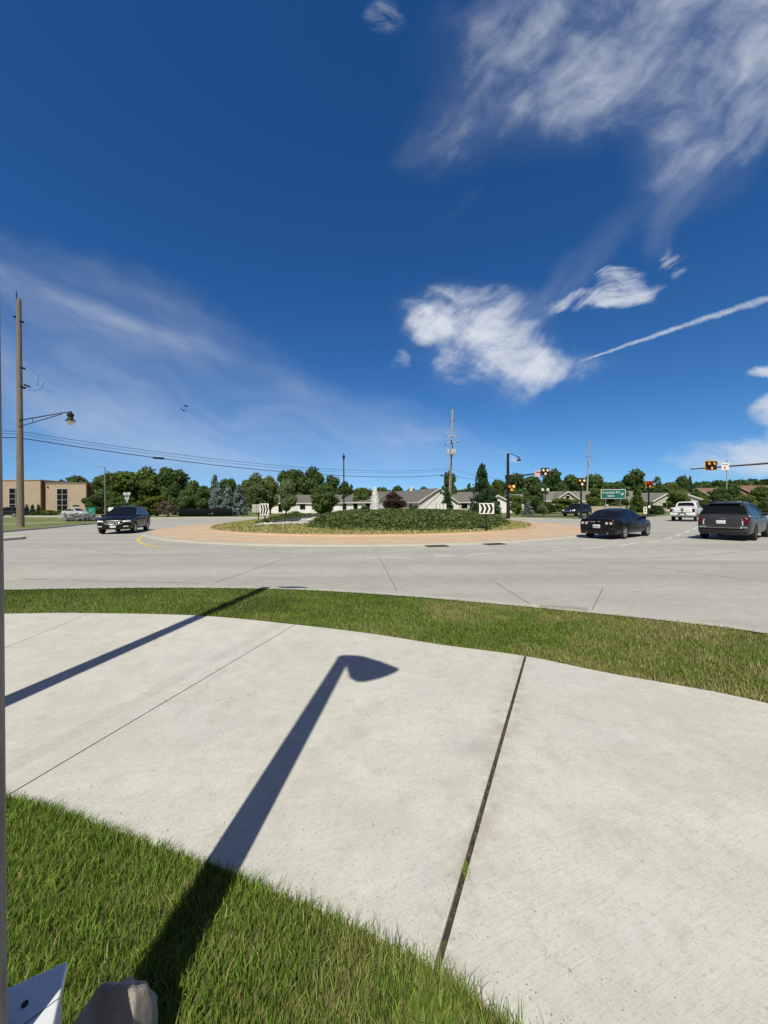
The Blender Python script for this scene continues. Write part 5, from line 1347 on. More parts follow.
# fieldstone bed below the white car
q0, q1 = at(65, 520, 44.0), at(91, 520, 43.0)
t = thing("stone_bed", "low bed of grey blue fieldstones below the parked white car", "stone wall", (q0.x, 44.0, 0))
M_FS = mat("fieldstone", (0.13, 0.145, 0.17), 0.9, col2=(0.27, 0.28, 0.30), scale=1.4)
core = MB(); core.box(((q1.x - q0.x) / 2, 0.25, 0.25), (q1.x - q0.x - 0.3, 0.5, 0.55), bevel=0.12); core.build("core", M_FS, t, smooth=True)
b = MB(); random.seed(5)
for k in range(90):
    u_ = random.random(); s_ = random.uniform(0.10, 0.22)
    r_ = bmesh.ops.create_icosphere(b.bm, subdivisions=2, radius=s_)
    h_ = random.random() ** 0.8 * (0.75 if 0.1 < u_ < 0.9 else 0.35)
    for v_ in r_['verts']: v_.co = Vector((v_.co.x * 1.25, v_.co.y, v_.co.z * 0.75)) * random.uniform(0.92, 1.08) + Vector((u_ * (q1.x - q0.x), random.uniform(-.12, .1) - (0.75 - h_) * 0.25, 0.05 + h_))
tag(b.build("fieldstones", M_FS, t, smooth=True), kind="stuff")
# pale low wall and white rail fence on the far side
q0, q1 = at(588, 506.3, 66.0), at(625, 505.6, 66.0)
t = thing("low_wall", "long low cream wall beyond the green guide sign", "wall", ((q0.x + q1.x) / 2, 66.0, 0))
MB().box((0, 0, 0.45), (q1.x - q0.x, 0.3, 1.6), bevel=0.02).build("wall", mat("cream_wall", (0.46, 0.40, 0.30), 0.9, var=0.1, scale=2), t)
MB().box((0, 0, 1.29), (q1.x - q0.x + 0.1, 0.4, 0.08)).build("coping", M_KERB, t)
q0, q1 = at(650.5, 506.0, 62.0), at(663, 505.5, 62.0)
t = thing("rail_fence", "short white rail fence on grass behind the red beacon", "fence", (q0.x, 62.0, 0))
for k in range(3): MB().box((k * (q1.x - q0.x) / 2, 0, 0.55), (0.12, 0.12, 1.3)).build("post", M_WHITE, t)
for z_ in (0.45, 0.80, 1.12): MB().box(((q1.x - q0.x) / 2, -0.075, z_), (q1.x - q0.x + .1, 0.03, 0.17)).build("rail", M_WHITE, t)
# dark screen fence by the left trees
q0, q1 = at(178.5, 512, 64.0), at(232, 512, 64.0)
t = thing("screen_fence", "long black fabric screen fence below the blue spruces", "fence", (q0.x, 64.0, 0))
P = []
for k in range(31):
    u_ = k / 30; P.append([(u_ * (q1.x - q0.x), 0.05 * math.sin(k * 1.7), z_) for z_ in (-0.1, 0.6, 1.28 + 0.05 * math.sin(k * 2.3))])
o = MB().grid(P).build("fabric", mat("black_fabric", (0.008, 0.009, 0.012), 0.95, spec=0.1), t, smooth=True); md = o.modifiers.new("thickness", 'SOLIDIFY'); md.thickness = 0.02
for k in range(7): MB().tube([(k / 6 * (q1.x - q0.x), 0.1, -0.1), (k / 6 * (q1.x - q0.x), 0.1, 1.4)], 0.035, 6).build("post", M_BLACK, t)
# two birds
for lab, px, py, rz in (("small dark bird gliding high, the upper of two", 186, 406.2, 0.6), ("small dark bird gliding high, the lower of two", 183.4, 410.6, 2.2)):
    q = at(px, py, 40.0)
    b = MB(); b.lathe([(0, -0.24), (0.03, -0.2), (0.06, 0.0), (0.045, 0.12), (0.035, 0.17), (0, 0.22)], 10, Matrix.Rotation(PI / 2, 4, 'Y'))
    bird = b.build("bird", mat("bird_dark", (0.02, 0.02, 0.022), 0.8), smooth=True)
    bird.location = q; bird.rotation_euler = (0.3, 0.1, rz); tag(bird, lab, "bird")
    for s_ in (-1, 1):
        w_ = MB().prism([(0.08, 0.0), (-0.08, 0.0), (-0.12, s_ * 0.28), (-0.05, s_ * 0.42), (0.05, s_ * 0.24)][::s_], -0.006, 0.006, Matrix.Rotation(s_ * 0.25, 4, 'X')).build("wing", MATS["bird_dark"], bird)
    MB().prism([(-0.2, 0.02), (-0.2, -0.02), (-0.34, -0.06), (-0.34, 0.06)], -0.004, 0.004).build("tail", MATS["bird_dark"], bird)

# ================================================================== trees
F_MID = foliage("leaves_mid", (0.077, 0.139, 0.035), (0.225, 0.306, 0.081), 0.45)
F_DARK = foliage("leaves_dark", (0.058, 0.118, 0.039), (0.184, 0.270, 0.083), 0.45)
F_LIGHT = foliage("leaves_light", (0.136, 0.203, 0.053), (0.329, 0.397, 0.121), 0.45)
F_PALE = foliage("leaves_pale", (0.121, 0.198, 0.072), (0.330, 0.396, 0.198), 0.45)
F_BLUE = foliage("needles_blue", (0.110, 0.170, 0.150), (0.320, 0.400, 0.400), 0.1)
F_SPR = foliage("needles_dark", (0.024, 0.060, 0.028), (0.080, 0.150, 0.060), 0.1)
F_PLUM = foliage("leaves_plum", (0.050, 0.028, 0.026), (0.130, 0.072, 0.066))
F_TAN = foliage("twigs_tan", (0.10, 0.085, 0.055), (0.22, 0.18, 0.13))
F_YEL = foliage("leaves_yellow", (0.10, 0.12, 0.02), (0.22, 0.24, 0.05))

def broad_mesh(seed, n=4200, leaf=0.055, lobes=16, tall=1.0, low=0.12, open_=0.0):
    """crown of a tree 1 high and 1 wide"""
    g = np.random.default_rng(seed); L = []
    for k in range(lobes):
        t = g.random(); z = low + 0.10 + (0.80 - low) * t
        env = 0.36 * math.sin(min(1, (z - low + 0.08) / (1.0 - low)) * PI * 0.92) ** 0.7
        a = g.uniform(0, 2 * PI); r = env * g.uniform(0.35, 1.0)
        L.append((r * math.cos(a), r * math.sin(a), z, g.uniform(0.11, 0.20)))
    for k in range(7):
        a = g.uniform(0, 2 * PI); r = g.uniform(0.02, 0.34); L.append((r * math.cos(a), r * math.sin(a), g.uniform(0.70, 0.97) - r * 0.55, g.uniform(0.045, 0.085)))
    L.append((0, 0, 0.80, 0.17)); L.append((0, 0, 0.55, 0.24)); L.append((0, 0, 0.36, 0.22))
    L = np.array(L); w = L[:, 3] ** 2; idx = g.choice(len(L), n, p=w / w.sum())
    d = g.normal(size=(n, 3)); d /= np.linalg.norm(d, axis=1)[:, None]
    rad = L[idx, 3] * (0.62 + 0.45 * g.random(n) ** 0.7) * (1 + 0.22 * np.sin(d[:, 0] * 9 + idx) * np.sin(d[:, 2] * 8 + idx * 2))
    C = L[idx, :3] + d * rad[:, None] * np.array([1, 1, 0.85])
    kp = C[:, 2] > low * 0.8; C = C[kp]; d = d[kp]
    return leaf_cards(C, leaf, seed + 1, flat=0.25, N=d)
def spruce_mesh(seed, n=3600, leaf=0.045, dens=17):
    g = np.random.default_rng(seed); C = []
    for k in range(dens):
        z0 = 0.04 + 0.93 * k / dens; R_ = 0.5 * (1 - z0) ** 0.85 + 0.015
        nb = 9 if z0 < .7 else 6
        for j in range(nb):
            a = g.uniform(0, 2 * PI); rl = R_ * g.uniform(0.65, 1.08); m = int(n / dens / nb * (0.5 + 1.1 * (1 - z0)))
            t = g.random(m) ** 0.7; droop = 0.10 * t * t * (1 - z0)
            x = t * rl; wv = g.normal(0, 0.028, (m, 3)) * (0.5 + t[:, None])
            C.append(np.stack([x * math.cos(a), x * math.sin(a), z0 + 0.05 * t - droop * 1.4], 1) + wv)
    C = np.concatenate(C); C = C[(C[:, 2] > 0.0)]; C[:, 2] = np.minimum(C[:, 2], 1.0)
    return leaf_cards(C, leaf, seed + 2, flat=-0.2)
def mk_tree(crown, mat_, kind):
    t = bpy.data.objects.new(kind, None); COL.objects.link(t)
    V, Q = crown
    fast_mesh("crown", V, Q, np.zeros((0, 3)), mat_, t)
    b = MB()
    if kind == "spruce_tree": b.tube([(0, 0, -0.02), (0, 0, 0.5), (0, 0, 0.95)], [0.028, 0.016, 0.004], 7)
    else:
        b.tube([(0, 0, -0.02), (0.005, 0, 0.25), (-0.005, 0.005, 0.5), (0, 0, 0.75)], [0.036, 0.028, 0.018, 0.006], 8)
        for a, z in ((0.4, .24), (1.9, .30), (3.3, .27), (4.6, .36), (5.6, .42)):
            b.tube([(0, 0, z), (0.10 * math.cos(a), 0.10 * math.sin(a), z + .13), (0.24 * math.cos(a), 0.24 * math.sin(a), z + .27)], [0.016, 0.011, 0.004], 6)
    b.build("trunk", M_BARK, t, smooth=True)
    return t
PROTO = {}
for k in range(4): PROTO['B%d' % k] = mk_tree(broad_mesh(40 + k, 8500, 0.036, 15 + k * 2), F_MID, "broadleaf_tree")
for k in range(2): PROTO['D%d' % k] = mk_tree(broad_mesh(60 + k, 7500, 0.036, 12, low=0.03), F_DARK, "broadleaf_tree")
for k in range(2): PROTO['S%d' % k] = mk_tree(spruce_mesh(70 + k), F_SPR, "spruce_tree")
PROTO['T0'] = mk_tree(broad_mesh(80, 1300, 0.04, 14, low=0.05), F_TAN, "broadleaf_tree")
USED = set()
def tree(kind, px, top, w, Y, m=None, label="", group=None, base=0.0, name=None, cat="tree"):
    p_ = PROTO[kind]; first = kind not in USED and name is None
    t = p_ if first else copy_tree(p_)
    USED.add(kind) if first else None
    if name: t.name = name
    hi = at(px, top, Y); H = max(hi.z - base, 0.5); Wd = w * Y / FPX
    t.location = (hi.x, Y, base); t.scale = (Wd, Wd, H); t.rotation_euler = (0, 0, random.uniform(0, 6.28))
    if m:
        for c in children(t):
            if c.name.startswith("crown"): c.material_slots[0].link = 'OBJECT'; c.material_slots[0].material = m
    tag(t, label, cat, group)
    return t
random.seed(3)
T = tree
gL, gR, gM, gS = "trees behind the left road", "trees behind the far houses", "trees between the houses", "shrubs along the far verge"
T('B0', 77, 474.5, 40, 104, F_DARK, "round dark tree showing above the roof of the tan building", gL)
T('B1', 106, 475, 34, 84, F_DARK, "dark tree behind the slim grey lamp column", gL)
T('B2', 126, 469, 44, 76, F_MID, "broad mid green tree behind the yield sign", gL)
T('B3', 150, 470, 38, 78, F_MID, "mid green tree just past the black SUV, thick crown", gL)
T('D0', 173, 471, 36, 76, F_DARK, "tall dark tree with a forked top above the tan bare shrub", gL)
T('B0', 195, 479, 20, 70, F_DARK, "narrow dark tree standing alone in the gap before the spruces", gL)
T('D1', 186, 489, 26, 66, F_DARK, "low dense dark tree at the fence's near end", gL)
T('D1', 202, 488, 22, 67, F_DARK, "low dense dark tree over the middle of the fence", gL)
T('S0', 215, 475, 17, 78, F_BLUE, "tall pale grey spruce behind the blue spruces", gL)
T('B1', 229, 480, 24, 92, F_DARK, "dark tree peeping out over the blue spruces", gL)
T('S1', 216, 488, 19, 65.5, F_BLUE, "pale blue spruce at the fence, first from the dark low trees", "blue spruces at the fence")
T('S0', 228, 486, 20, 66, F_BLUE, "pale blue spruce at the fence, middle one of three", "blue spruces at the fence")
T('S1', 239, 485, 20, 67, F_BLUE, "pale blue spruce at the fence end beside the light green trees", "blue spruces at the fence")
T('B2', 246, 478, 20, 84, F_MID, "mid green tree rising past the last blue spruce", gL)
T('B3', 258, 475.5, 26, 74, F_PALE, "pale green tree behind the blank sign back", gL)
T('B0', 270, 474.5, 24, 77, F_LIGHT, "light green tree behind the small chevron sign", gL)
T('B1', 286, 481, 23, 63, F_PALE, "pale leafy tree in front of the long brown roof", gL)
T('B2', 294, 467, 38, 104, F_DARK, "largest dark tree behind the long brown roof", gR)
T('B3', 315, 469.5, 32, 106, F_DARK, "dark tree with ragged top next to the largest dark tree", gR)
T('D0', 333, 478, 22, 112, F_DARK, "dark tree on the horizon before the acorn lamp", gR)
T('B0', 345, 480, 20, 114, F_DARK, "dark tree crossed by the acorn lamp column", gR)
T('D1', 320, 484, 34, 62, F_DARK, "dense dark tree with branches to the ground above the walkway", gM)
T('B2', 362, 486, 23, 80, F_MID, "green tree between the two gabled brown roofs", gM)
T('B3', 394, 493.5, 24, 66, F_PLUM, "round maroon leaved plum tree beside the white fountain", gM, name="plum_tree")
for px, tp, w, lab in ((382, 488, 20, "far tree top above the roof near the fountain"), (398, 486.5, 16, "far dark tree top above the middle of the gabled roof"), (424, 487.5, 16, "far tree top just before the ridge of the gabled roof"), (411, 488.5, 14, "small far tree top between two others above the gabled roof")):
    T('B1', px, tp, w, 135, F_DARK, lab, gR)
T('D0', 450, 474.5, 20, 92, F_DARK, "dark rounded tree right behind the transformer pole", gM)
T('S0', 447, 489, 17, 70, F_SPR, "small dark spruce at the foot of the transformer pole", gM)
T('S1', 482, 464.5, 27, 63, F_SPR, "tall dark spruce behind the wide chevron sign", gM)
T('S0', 469, 483.5, 12, 120, F_SPR, "small far spruce between the pole and the tall dark spruce", gR)
T('B0', 496, 478.5, 22, 112, F_MID, "rounded tree between the tall spruce and the signal mast", gR)
T('S1', 492, 489, 20, 66, F_SPR, "dark young spruce close beside the tall dark spruce", gM)
T('B1', 515, 474.5, 28, 100, F_DARK, "dark tree behind the black signal mast", gR)
T('B2', 534, 474, 30, 108, F_DARK, "dark tree below the pink arm sign", gR)
T('B3', 552, 471.5, 30, 116, F_DARK, "dark tree under the tip of the mast arm", gR)
T('B0', 570, 473.5, 30, 122, F_DARK, "dark tree before the slim grey pole", gR)
T('S0', 554.5, 470, 8, 120, F_SPR, "pointed spruce top breaking the line of dark trees", gR)
T('B1', 594, 475.5, 28, 124, F_DARK, "dark tree above the green guide sign's near end", gR)
T('B2', 610, 481, 20, 130, F_DARK, "lower dark tree behind the green guide sign", gR)
T('D0', 516, 496, 20, 62, F_LIGHT, "light green bushy tree at the foot of the signal mast", gM)
T('D1', 537, 485, 26, 70, F_DARK, "dark dense tree beside the twin globe lamp", gM)
T('S1', 528, 499, 13, 58, F_BLUE, "small pale blue spruce on the grass near the signal mast", gM)
T('T0', 543, 503.5, 13, 56, F_PALE, "small pale flowering tree on the grass beyond the apron", gM)
T('D0', 563, 499, 32, 70, F_LIGHT, "wide light green shrub before the white gable", gS)
T('D1', 550, 503, 18, 67, F_DARK, "dark shrub at the foot of the twin globe lamp", gS)
T('D1', 598, 488, 22, 82, F_MID, "mid green tree under the slim grey pole", gM)
T('D0', 618, 492, 30, 72, F_DARK, "dark tree below the green guide sign", gM)
T('B3', 633, 471.5, 32, 118, F_DARK, "biggest dark round tree above the green guide sign's far end", gR)
T('S0', 637, 486, 18, 76, F_MID, "green conifer between the guide sign and red beacon", gM)
T('T0', 656, 476, 18, 112, F_DARK, "thin sparse tree behind the red beacon", gR)
T('B0', 673, 481, 24, 112, F_MID, "mid green tree above the white pickup roof", gR)
T('B1', 683, 477, 16, 118, F_DARK, "dark rounded tree over the pickup on the skyline", gR)
T('S1', 690, 476.5, 9, 118, F_SPR, "dark pointed conifer on the skyline past the pickup", gR)
T('D0', 677, 491.5, 26, 74, F_LIGHT, "bright green tree just behind the white pickup", gM)
T('B2', 698, 490, 16, 92, F_MID, "green tree filling the gap between pickup and SUV", gM)
T('D1', 717, 487.5, 22, 100, F_DARK, "dark tree before the brick flats above the SUV", gM)
T('B3', 733, 485.5, 18, 100, F_DARK, "dark tree between the two red brick flats", gM)
T('B0', 762, 485, 26, 84, F_MID, "green tree by the second red brick flat", gM)
T('D0', 747, 496, 24, 84, F_LIGHT, "light green shrub above the slate SUV's roof", gS)
T('D1', 766, 500, 18, 60, F_DARK, "dark shrub beside the slate SUV's mirror", gS)
T('D1', 703, 499, 18, 80, F_DARK, "dark shrub between pickup and slate SUV", gS)
T('D1', 655, 505, 30, 60, F_DARK, "low dark shrub bed behind the rail fence", gS)
# shrubs before the tan building and the woods
T('T0', 168, 500, 22, 62, F_TAN, "tan bare twiggy shrub under the tall dark tree", gL)
T('D0', 158, 497, 26, 66, F_YEL, "yellow green shrub next to the tan twiggy shrub", gL)
T('D1', 142, 501, 26, 66, F_MID, "green shrub behind the rear of the black SUV", gL)
T('D0', 93, 497, 22, 74, F_DARK, "dark shrubby tree against the end of the tan building", gL)
T('D1', 118, 497, 40, 70, F_DARK, "wide dark shrub below the yield sign", gL)
for px, lab in ((26.5, "small conical evergreen by the brown pole"), (32.5, "small conical evergreen, middle of three at the tan wall"), (38.5, "small conical evergreen at the building's brown corner")):
    T('S0', px, 504.5, 7, 82, F_SPR, lab, "conical shrubs at the tan building", name="conical_shrub", cat="shrub")
for px, lab in ((45, "rounded green shrub below the blank tan wall"), (52, "rounded green shrub before the dark window's near edge"), (60, "rounded green shrub under the dark tall window"), (67, "rounded green shrub between window and white car")):
    T('D1', px, 510, 11, 80, F_LIGHT, lab, "low shrubs at the tan building", name="shrub", cat="shrub")
for px, tp, w, lab in ((366, 506, 14, "small dark shrub under the green tree by the fountain"), (414, 505, 9, "small shrub at the white gable's corner")):
    T('D1', px, tp, w, 66, F_DARK, lab, gS, name="shrub", cat="shrub")

# far woods on the rise
def woods(name, pxs, tops, Y, m, seed, n, leaf, depth=30):
    g = np.random.default_rng(seed); C = []
    x0, x1 = at(pxs[0], 500, Y).x, at(pxs[-1], 500, Y).x
    X = g.uniform(x0, x1, n); hz = np.interp(np.interp(X, [x0, x1], [pxs[0], pxs[-1]]), pxs, [at(p_, t_, Y).z for p_, t_ in zip(pxs, tops)])
    Yv = Y + g.uniform(0, depth, n)
    lump = vnoise(X + 300, Yv, 7.0, seed) * 0.6 + vnoise(X + 300, Yv, 2.6, seed + 1) * 0.4
    z = hz * (0.80 + 0.24 * lump) * g.uniform(0.15, 1.0, n) ** 0.5
    V, Q = leaf_cards(np.stack([X, Yv, z], 1), leaf, seed, flat=0.3)
    return tag(fast_mesh(name, V, Q, np.zeros((0, 3)), m), kind="stuff")
woods("far_woods", [640, 668, 700, 715, 735, 752, 800, 900], [490, 488, 486, 485, 481, 478, 478, 476], 210, foliage("far_leaves", (0.05, 0.10, 0.032), (0.13, 0.21, 0.065)), 91, 26000, 1.7, 40)
woods("far_woods", [480, 520, 560, 600, 640, 700], [486, 481, 480, 482, 484, 489], 150, F_DARK, 92, 20000, 1.3, 30)
woods("far_woods", [60, 110, 170, 200, 245, 300, 350, 400, 480], [490, 482, 482, 490, 486, 484, 488, 492, 489], 132, F_DARK, 93, 22000, 1.2, 30)
woods("far_woods", [-200, -60, 20], [492, 494, 495], 150, F_DARK, 95, 6000, 1.5, 30)

# ================================================================== buildings
M_ROOFB = mat("roof_brown", (0.150, 0.140, 0.132), 0.9, var=0.18, scale=1.2, stretch=(1, 1, 6))
M_ROOFG = mat("roof_grey", (0.20, 0.19, 0.175), 0.9, var=0.15, scale=1.2, stretch=(1, 1, 6))
M_WALLW = mat("wall_white", (0.82, 0.81, 0.84), 0.85, var=0.05, scale=0.8)
M_WALLG = mat("wall_grey", (0.46, 0.45, 0.42), 0.85, var=0.08, scale=0.8)
M_BRICK = mat("wall_brick", (0.25, 0.11, 0.07), 0.9, var=0.2, scale=0.6)
M_ROOFR = mat("roof_red", (0.21, 0.125, 0.095), 0.9, var=0.2, scale=0.5)
M_TRIM = mat("trim_white", (0.74, 0.73, 0.71), 0.6)
def gable_house(label, apex, dirv, length, half, ridge, eave, wall, roof, over=0.35, garage=(), windows=(), gable_win=None, group="houses beyond the roundabout", chimney=None):
    """apex: foot of the near gable's middle; dirv: the way the ridge runs; local x along the ridge"""
    d = Vector((*dirv, 0)).normalized()
    t = thing("house", label, "house", (apex[0], apex[1], 0), math.atan2(d.y, d.x), group)
    b = MB()
    A = [(0, -half, -0.3), (0, half, -0.3), (0, half, eave), (0, 0, ridge - 0.12), (0, -half, eave)]
    Bq = [(length, y_, z_) for _, y_, z_ in A]
    va, vb = [b.bm.verts.new(q_) for q_ in A], [b.bm.verts.new(q_) for q_ in Bq]
    b.bm.faces.new(va); b.bm.faces.new(vb[::-1])
    for k in range(5): b.bm.faces.new((va[k], va[(k + 1) % 5], vb[(k + 1) % 5], vb[k]))
    b.build("wall", wall, t)
    sl_ = (ridge - eave) / half; ey = eave - over * sl_
    rf_ = MB()
    for s_ in (-1, 1):
        P = [(-over, 0, ridge), (length + over, 0, ridge), (length + over, s_ * (half + over), ey), (-over, s_ * (half + over), ey)]
        lo = [rf_.bm.verts.new(Vector(q_) - Vector((0, 0, 0.14))) for q_ in P]; hi = [rf_.bm.verts.new(q_) for q_ in P]
        rf_.bm.faces.new(hi); rf_.bm.faces.new(lo[::-1])
        for k in range(4): rf_.bm.faces.new((lo[k], lo[(k + 1) % 4], hi[(k + 1) % 4], hi[k]))
    ro = rf_.build("roof", roof, t)
    if chimney: MB().box((chimney, 0.3, ridge + 0.25), (0.5, 0.5, 1.0)).build("chimney", wall, ro)
    for s_ in (-1, 1):
        fa = MB(); x_ = -over - 0.03
        fa.prism([(0, ridge + 0.02), (s_ * (half + over), ey + 0.02), (s_ * (half + over), ey - 0.24), (0, ridge - 0.24)], -0.02, 0.02, Matrix.Translation((x_, 0, 0)) @ Matrix(((0, 0, 1, 0), (1, 0, 0, 0), (0, 1, 0, 0), (0, 0, 0, 1))))
        fa.build("fascia", M_TRIM, ro)
        MB().box((length / 2, s_ * (half + over + 0.02), ey - 0.08), (length + 2 * over, 0.05, 0.18)).build("gutter", M_TRIM, ro)
    for s_, x_, w_, z0, z1 in windows:
        f_ = MB().box((x_, s_ * (half + 0.03), (z0 + z1) / 2), (w_ + 0.16, 0.06, z1 - z0 + 0.16)).build("window", M_TRIM, t)
        MB().box((x_, s_ * (half + 0.055), (z0 + z1) / 2), (w_, 0.04, z1 - z0)).build("pane", M_GLASS, f_)
    for s_, x_, w_, h_ in garage:
        f_ = MB().box((x_, s_ * (half + 0.03), h_ / 2), (w_ + 0.2, 0.06, h_ + 0.2)).build("garage_door", M_TRIM, t)
        for k in range(3): MB().box((x_, s_ * (half + 0.062), 0.5 + k * 0.62), (w_, 0.008, 0.03)).build("seam", M_WALLG, f_)
    if gable_win:
        f_ = MB().box((-0.03, gable_win[0], gable_win[2]), (0.06, gable_win[1] + 0.16, gable_win[3] + 0.16)).build("window", M_TRIM, t)
        MB().box((-0.055, gable_win[0], gable_win[2]), (0.04, gable_win[1], gable_win[3])).build("pane", M_GLASS, f_)
    return t
a_ = at(438, 488, 74.0)
gable_house("long brown roofed house with a white gable end behind the maroon plum", (a_.x, 74.0), (-0.43, 0.90), 17, 4.3, a_.z, 2.45, M_WALLW, M_ROOFB,
            windows=[(1, 3, 1.0, 0.9, 2.1), (1, 8.5, 1.2, 0.9, 2.1)], garage=[(1, 12.5, 2.6, 2.1)], gable_win=(-1.2, 0.5, 1.4, 2.3), chimney=10)
# windows on the ridge side that the camera sees: local +y is the far-left side
a_ = at(478, 492, 92.0)
gable_house("dark walled brown roofed house beside the transformer pole", (a_.x - 9.0, 92.0), (1, -0.05), 10.5, 4.2, a_.z, 2.5, M_WALLG, M_ROOFB,
            windows=[(-1, 5.0, 1.4, 0.9, 2.1), (-1, 7.6, 1.4, 0.9, 2.1)], garage=[(-1, 2.4, 2.4, 2.0)])
a_ = at(268, 495, 92.0)
gable_house("long low brown roofed house behind the pale leafy tree", (a_.x, 92.0), (1, 0.02), 17.5, 5.0, a_.z, 2.45, M_WALLW, M_ROOFB,
            windows=[(-1, 1.6, 1.2, 0.9, 2.1), (-1, 4.2, 0.9, 0.3, 2.1), (-1, 9.2, 1.2, 0.9, 2.1), (-1, 15.5, 1.2, 0.9, 2.1)], garage=[(-1, 6.7, 2.6, 2.1), (-1, 12.4, 2.6, 2.1)])
a_ = at(357, 492.5, 86.0)
gable_house("brown roofed house with white rake beside the acorn lamp column", (a_.x, 86.0), (0.81, -0.58), 9.5, 6.0, a_.z, 2.45, M_WALLW, M_ROOFB,
            windows=[(-1, 1.6, 1.1, 0.9, 2.1), (-1, 4.6, 1.1, 0.9, 2.1), (-1, 7.8, 1.1, 0.9, 2.1)], garage=(), gable_win=(1.0, 1.2, 1.5, 1.2))
# grey roofs past the signals
a_ = at(544, 491.5, 98.0)
gable_house("long grey roofed house behind the wide light green shrub", (a_.x, 98.0), (1, 0.0), 24, 6.0, a_.z, 2.6, M_WALLG, M_ROOFG,
            windows=[(-1, 3, 1.4, 0.9, 2.1), (-1, 14, 1.4, 0.9, 2.1), (-1, 19, 1.4, 0.9, 2.1)], garage=[(-1, 8, 2.6, 2.1)])
a_ = at(566.5, 491.3, 91.0)
gable_house("grey cross gable wing with bright white rakes beside the pedestal beacon", (a_.x, 90.5), (0, 1), 7, 3.4, a_.z, 2.5, M_WALLG, M_ROOFG, gable_win=(0, 0.9, 3.4, 0.7))
a_ = at(524, 494, 88.0)
gable_house("grey roofed house between the signal mast and twin globe lamp", (a_.x - 3.5, 88.0), (1, 0.1), 9, 4.5, a_.z, 2.6, M_WALLG, M_ROOFG, windows=[(-1, 2, 1.2, 0.9, 2.1)])
a_ = at(498, 495, 80.0)
gable_house("small pale gabled house between the tall spruce and signal mast", (a_.x, 80.0), (0.2, 1), 8, 2.8, a_.z, 2.2, M_WALLW, M_ROOFB, gable_win=(0, 0.8, 2.0, 0.8))
a_ = at(638, 493, 96.0)
gable_house("grey roofed house with white corner behind the rail fence", (a_.x, 96.0), (1, 0.0), 13, 5.5, a_.z, 2.6, M_WALLG, M_ROOFG, windows=[(-1, 4, 1.6, 0.9, 2.1), (-1, 11, 1.6, 0.9, 2.1)], garage=[(-1, 8.3, 2.6, 2.1)])
a_ = at(666, 493.2, 88.0)
gable_house("grey house wing with a pale rake between red beacon and pickup", (a_.x, 88.0), (-0.1, 1), 6, 3.2, a_.z, 2.5, M_WALLG, M_ROOFG, gable_win=(0.4, 1.0, 1.4, 1.1))
a_ = at(687.5, 494.0, 86.0)
gable_house("pale gabled house wing just past the pickup roof", (a_.x, 86.0), (0.80, 1), 6, 3.4, a_.z, 2.4, M_WALLW, M_ROOFG, gable_win=(0, 0.9, 1.5, 1.1))
for px, tp, n_, lab in ((697, 488, 26, "long red brick flats behind the dark tree above the SUV"), (738, 485.5, 30, "red brick flats with a rusty roof by the far woods")):
    a_ = at(px, tp, 150.0)
    gable_house(lab, (a_.x, 150.0), (1, 0.05), n_, 6.5, a_.z, a_.z - 3.6, M_BRICK, M_ROOFR, windows=[(-1, 3 + 4.2 * k, 1.5, 1.4, 2.8) for k in range(n_ // 5)], group="brick flats beyond the road")

# row of white utility boxes by the pole
for k, (px, lab) in enumerate(((438.0, "white panelled box in the trio by the pole, nearest the gable"), (441.3, "white panelled box in the trio by the pole, middle one"), (444.7, "white panelled box in the trio by the pole, nearest the pole"))):
    q = at(px, 503.6, 60.0)
    o = thing("utility_box", lab, "utility box", (q.x, 60.0, 0), 0, "white boxes by the transformer pole")
    MB().box((0, 0, q.z / 2), (0.46, 0.5, q.z), bevel=0.02).build("casing", mat("box_cream", (0.62, 0.60, 0.55), 0.6), o)
    MB().box((0, -0.256, q.z * 0.55), (0.36, 0.012, q.z * 0.7)).build("door", M_WHITE, o)

# tan building
M_TAN = mat("tan_stucco", (0.44, 0.35, 0.275), 0.9, var=0.06, scale=0.5)
M_TAND = mat("brown_reveal", (0.12, 0.055, 0.035), 0.9)
bA0, bA1 = at(-30, 480, 88.0), at(40.3, 480.5, 88.0); bB0, bB1 = at(42, 483, 89.0), at(86.8, 483.2, 89.0)
t = thing("office_building", "tan stucco office block with tall dark windows behind the brown pole", "building", (bA1.x, 88.0, 0))
def loc_(p_): return p_ - Vector((bA1.x, 88.0, 0))
la, lb = loc_(bA0), loc_(bA1)
MB().box(((la.x + lb.x) / 2, 10, bA0.z / 2 - 0.2), (lb.x - la.x, 20, bA0.z + 0.4)).build("wall", M_TAN, t)
lc, ld = loc_(bB0), loc_(bB1)
w2 = MB().box(((lb.x + ld.x) / 2 + 0.15, 1.0 + 9, bB0.z / 2 - 0.2), (ld.x - lb.x - 0.3, 18, bB0.z + 0.4)).build("wall", M_TAN, t)
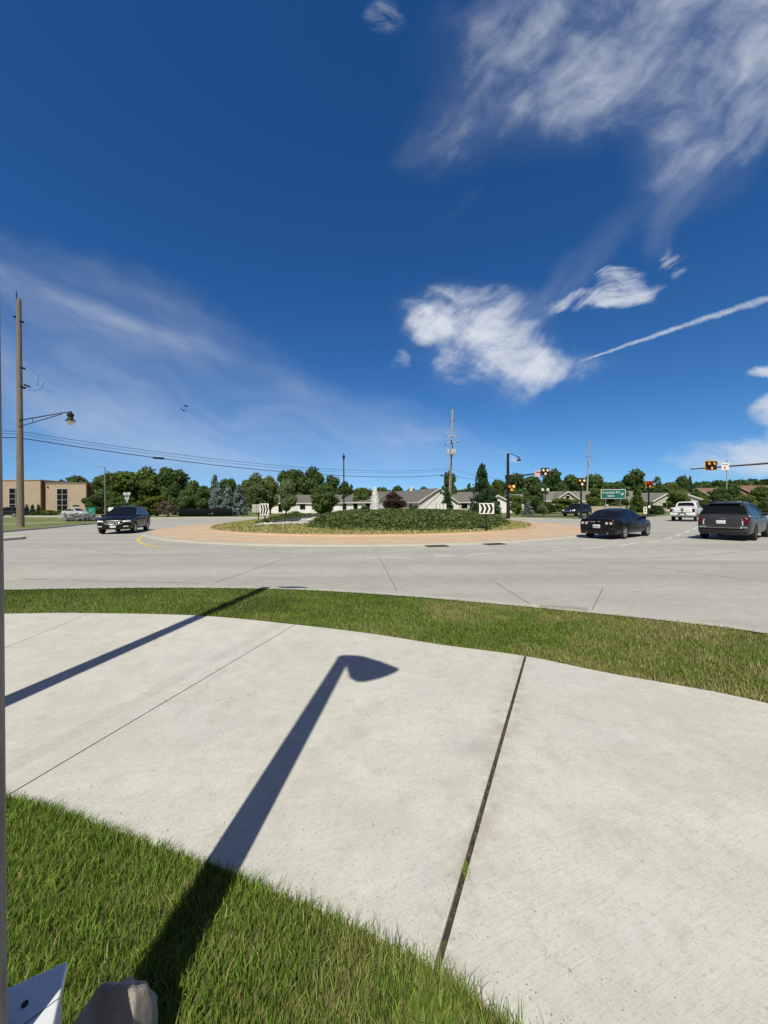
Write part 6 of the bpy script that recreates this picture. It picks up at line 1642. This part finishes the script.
MB().box((lb.x + 0.11, 0.5, bA0.z / 2 - 0.3), (0.2, 0.9, bA0.z)).build("wall", M_TAND, t)["label"] = "brown reveal at the step between the two blocks"
MB().box((ld.x + 0.15, 4.2, bB0.z / 2 - 0.3), (0.28, 7, bB0.z)).build("end_pier", M_TAND, t)
MB().box(((la.x + lb.x) / 2, -0.02, bA0.z - 0.10), (lb.x - la.x, 0.2, 0.18)).build("parapet", mat("coping_tan", (0.36, 0.27, 0.19), 0.8), t)
MB().box(((lb.x + ld.x) / 2, 0.96, bB0.z - 0.08), (ld.x - lb.x, 0.2, 0.16)).build("parapet", MATS["coping_tan"], t)
def tall_window(px0, px1, py0, py1, Y, cols, rows):
    p0, p1 = loc_(at(px0, py0, Y)), loc_(at(px1, py1, Y)); w_, h_ = p1.x - p0.x, p0.z - p1.z; cx_, cz_ = (p0.x + p1.x) / 2, (p0.z + p1.z) / 2; y_ = Y - 88.0
    f_ = MB().box((cx_, y_ - 0.02, cz_), (w_ + 0.2, 0.08, h_ + 0.2)).build("window", M_WALLG, t)
    MB().box((cx_, y_ - 0.07, cz_), (w_, 0.04, h_)).build("pane", M_GLASS, f_)
    m_ = MB()
    for k in range(1, cols): m_.box((cx_ - w_ / 2 + w_ * k / cols, y_ - 0.10, cz_), (0.12, 0.04, h_))
    for k in range(1, rows): m_.box((cx_, y_ - 0.115, cz_ - h_ / 2 + h_ * k / rows), (w_, 0.04, 0.10))
    m_.build("mullions", M_ALU, f_)
tall_window(57.3, 67.6, 489.0, 510.5, 89.0, 2, 4)
tall_window(9.6, 22.0, 488.5, 509.5, 88.0, 2, 4)
MB().box((loc_(at(76, 505.5, 89)).x, 0.97, at(76, 505.7, 89).z), (1.5, 0.05, 0.30)).build("name_plate", M_SIGNB, t)
MB().box((lb.x + 0.9, 0.9, at(44, 487, 89).z), (0.3, 0.25, 0.3)).build("wall_lamp", M_SIGNB, t)
for k in list(PROTO):
    if k not in USED:
        for c in children(PROTO[k]): bpy.data.objects.remove(c)
        bpy.data.objects.remove(PROTO[k])
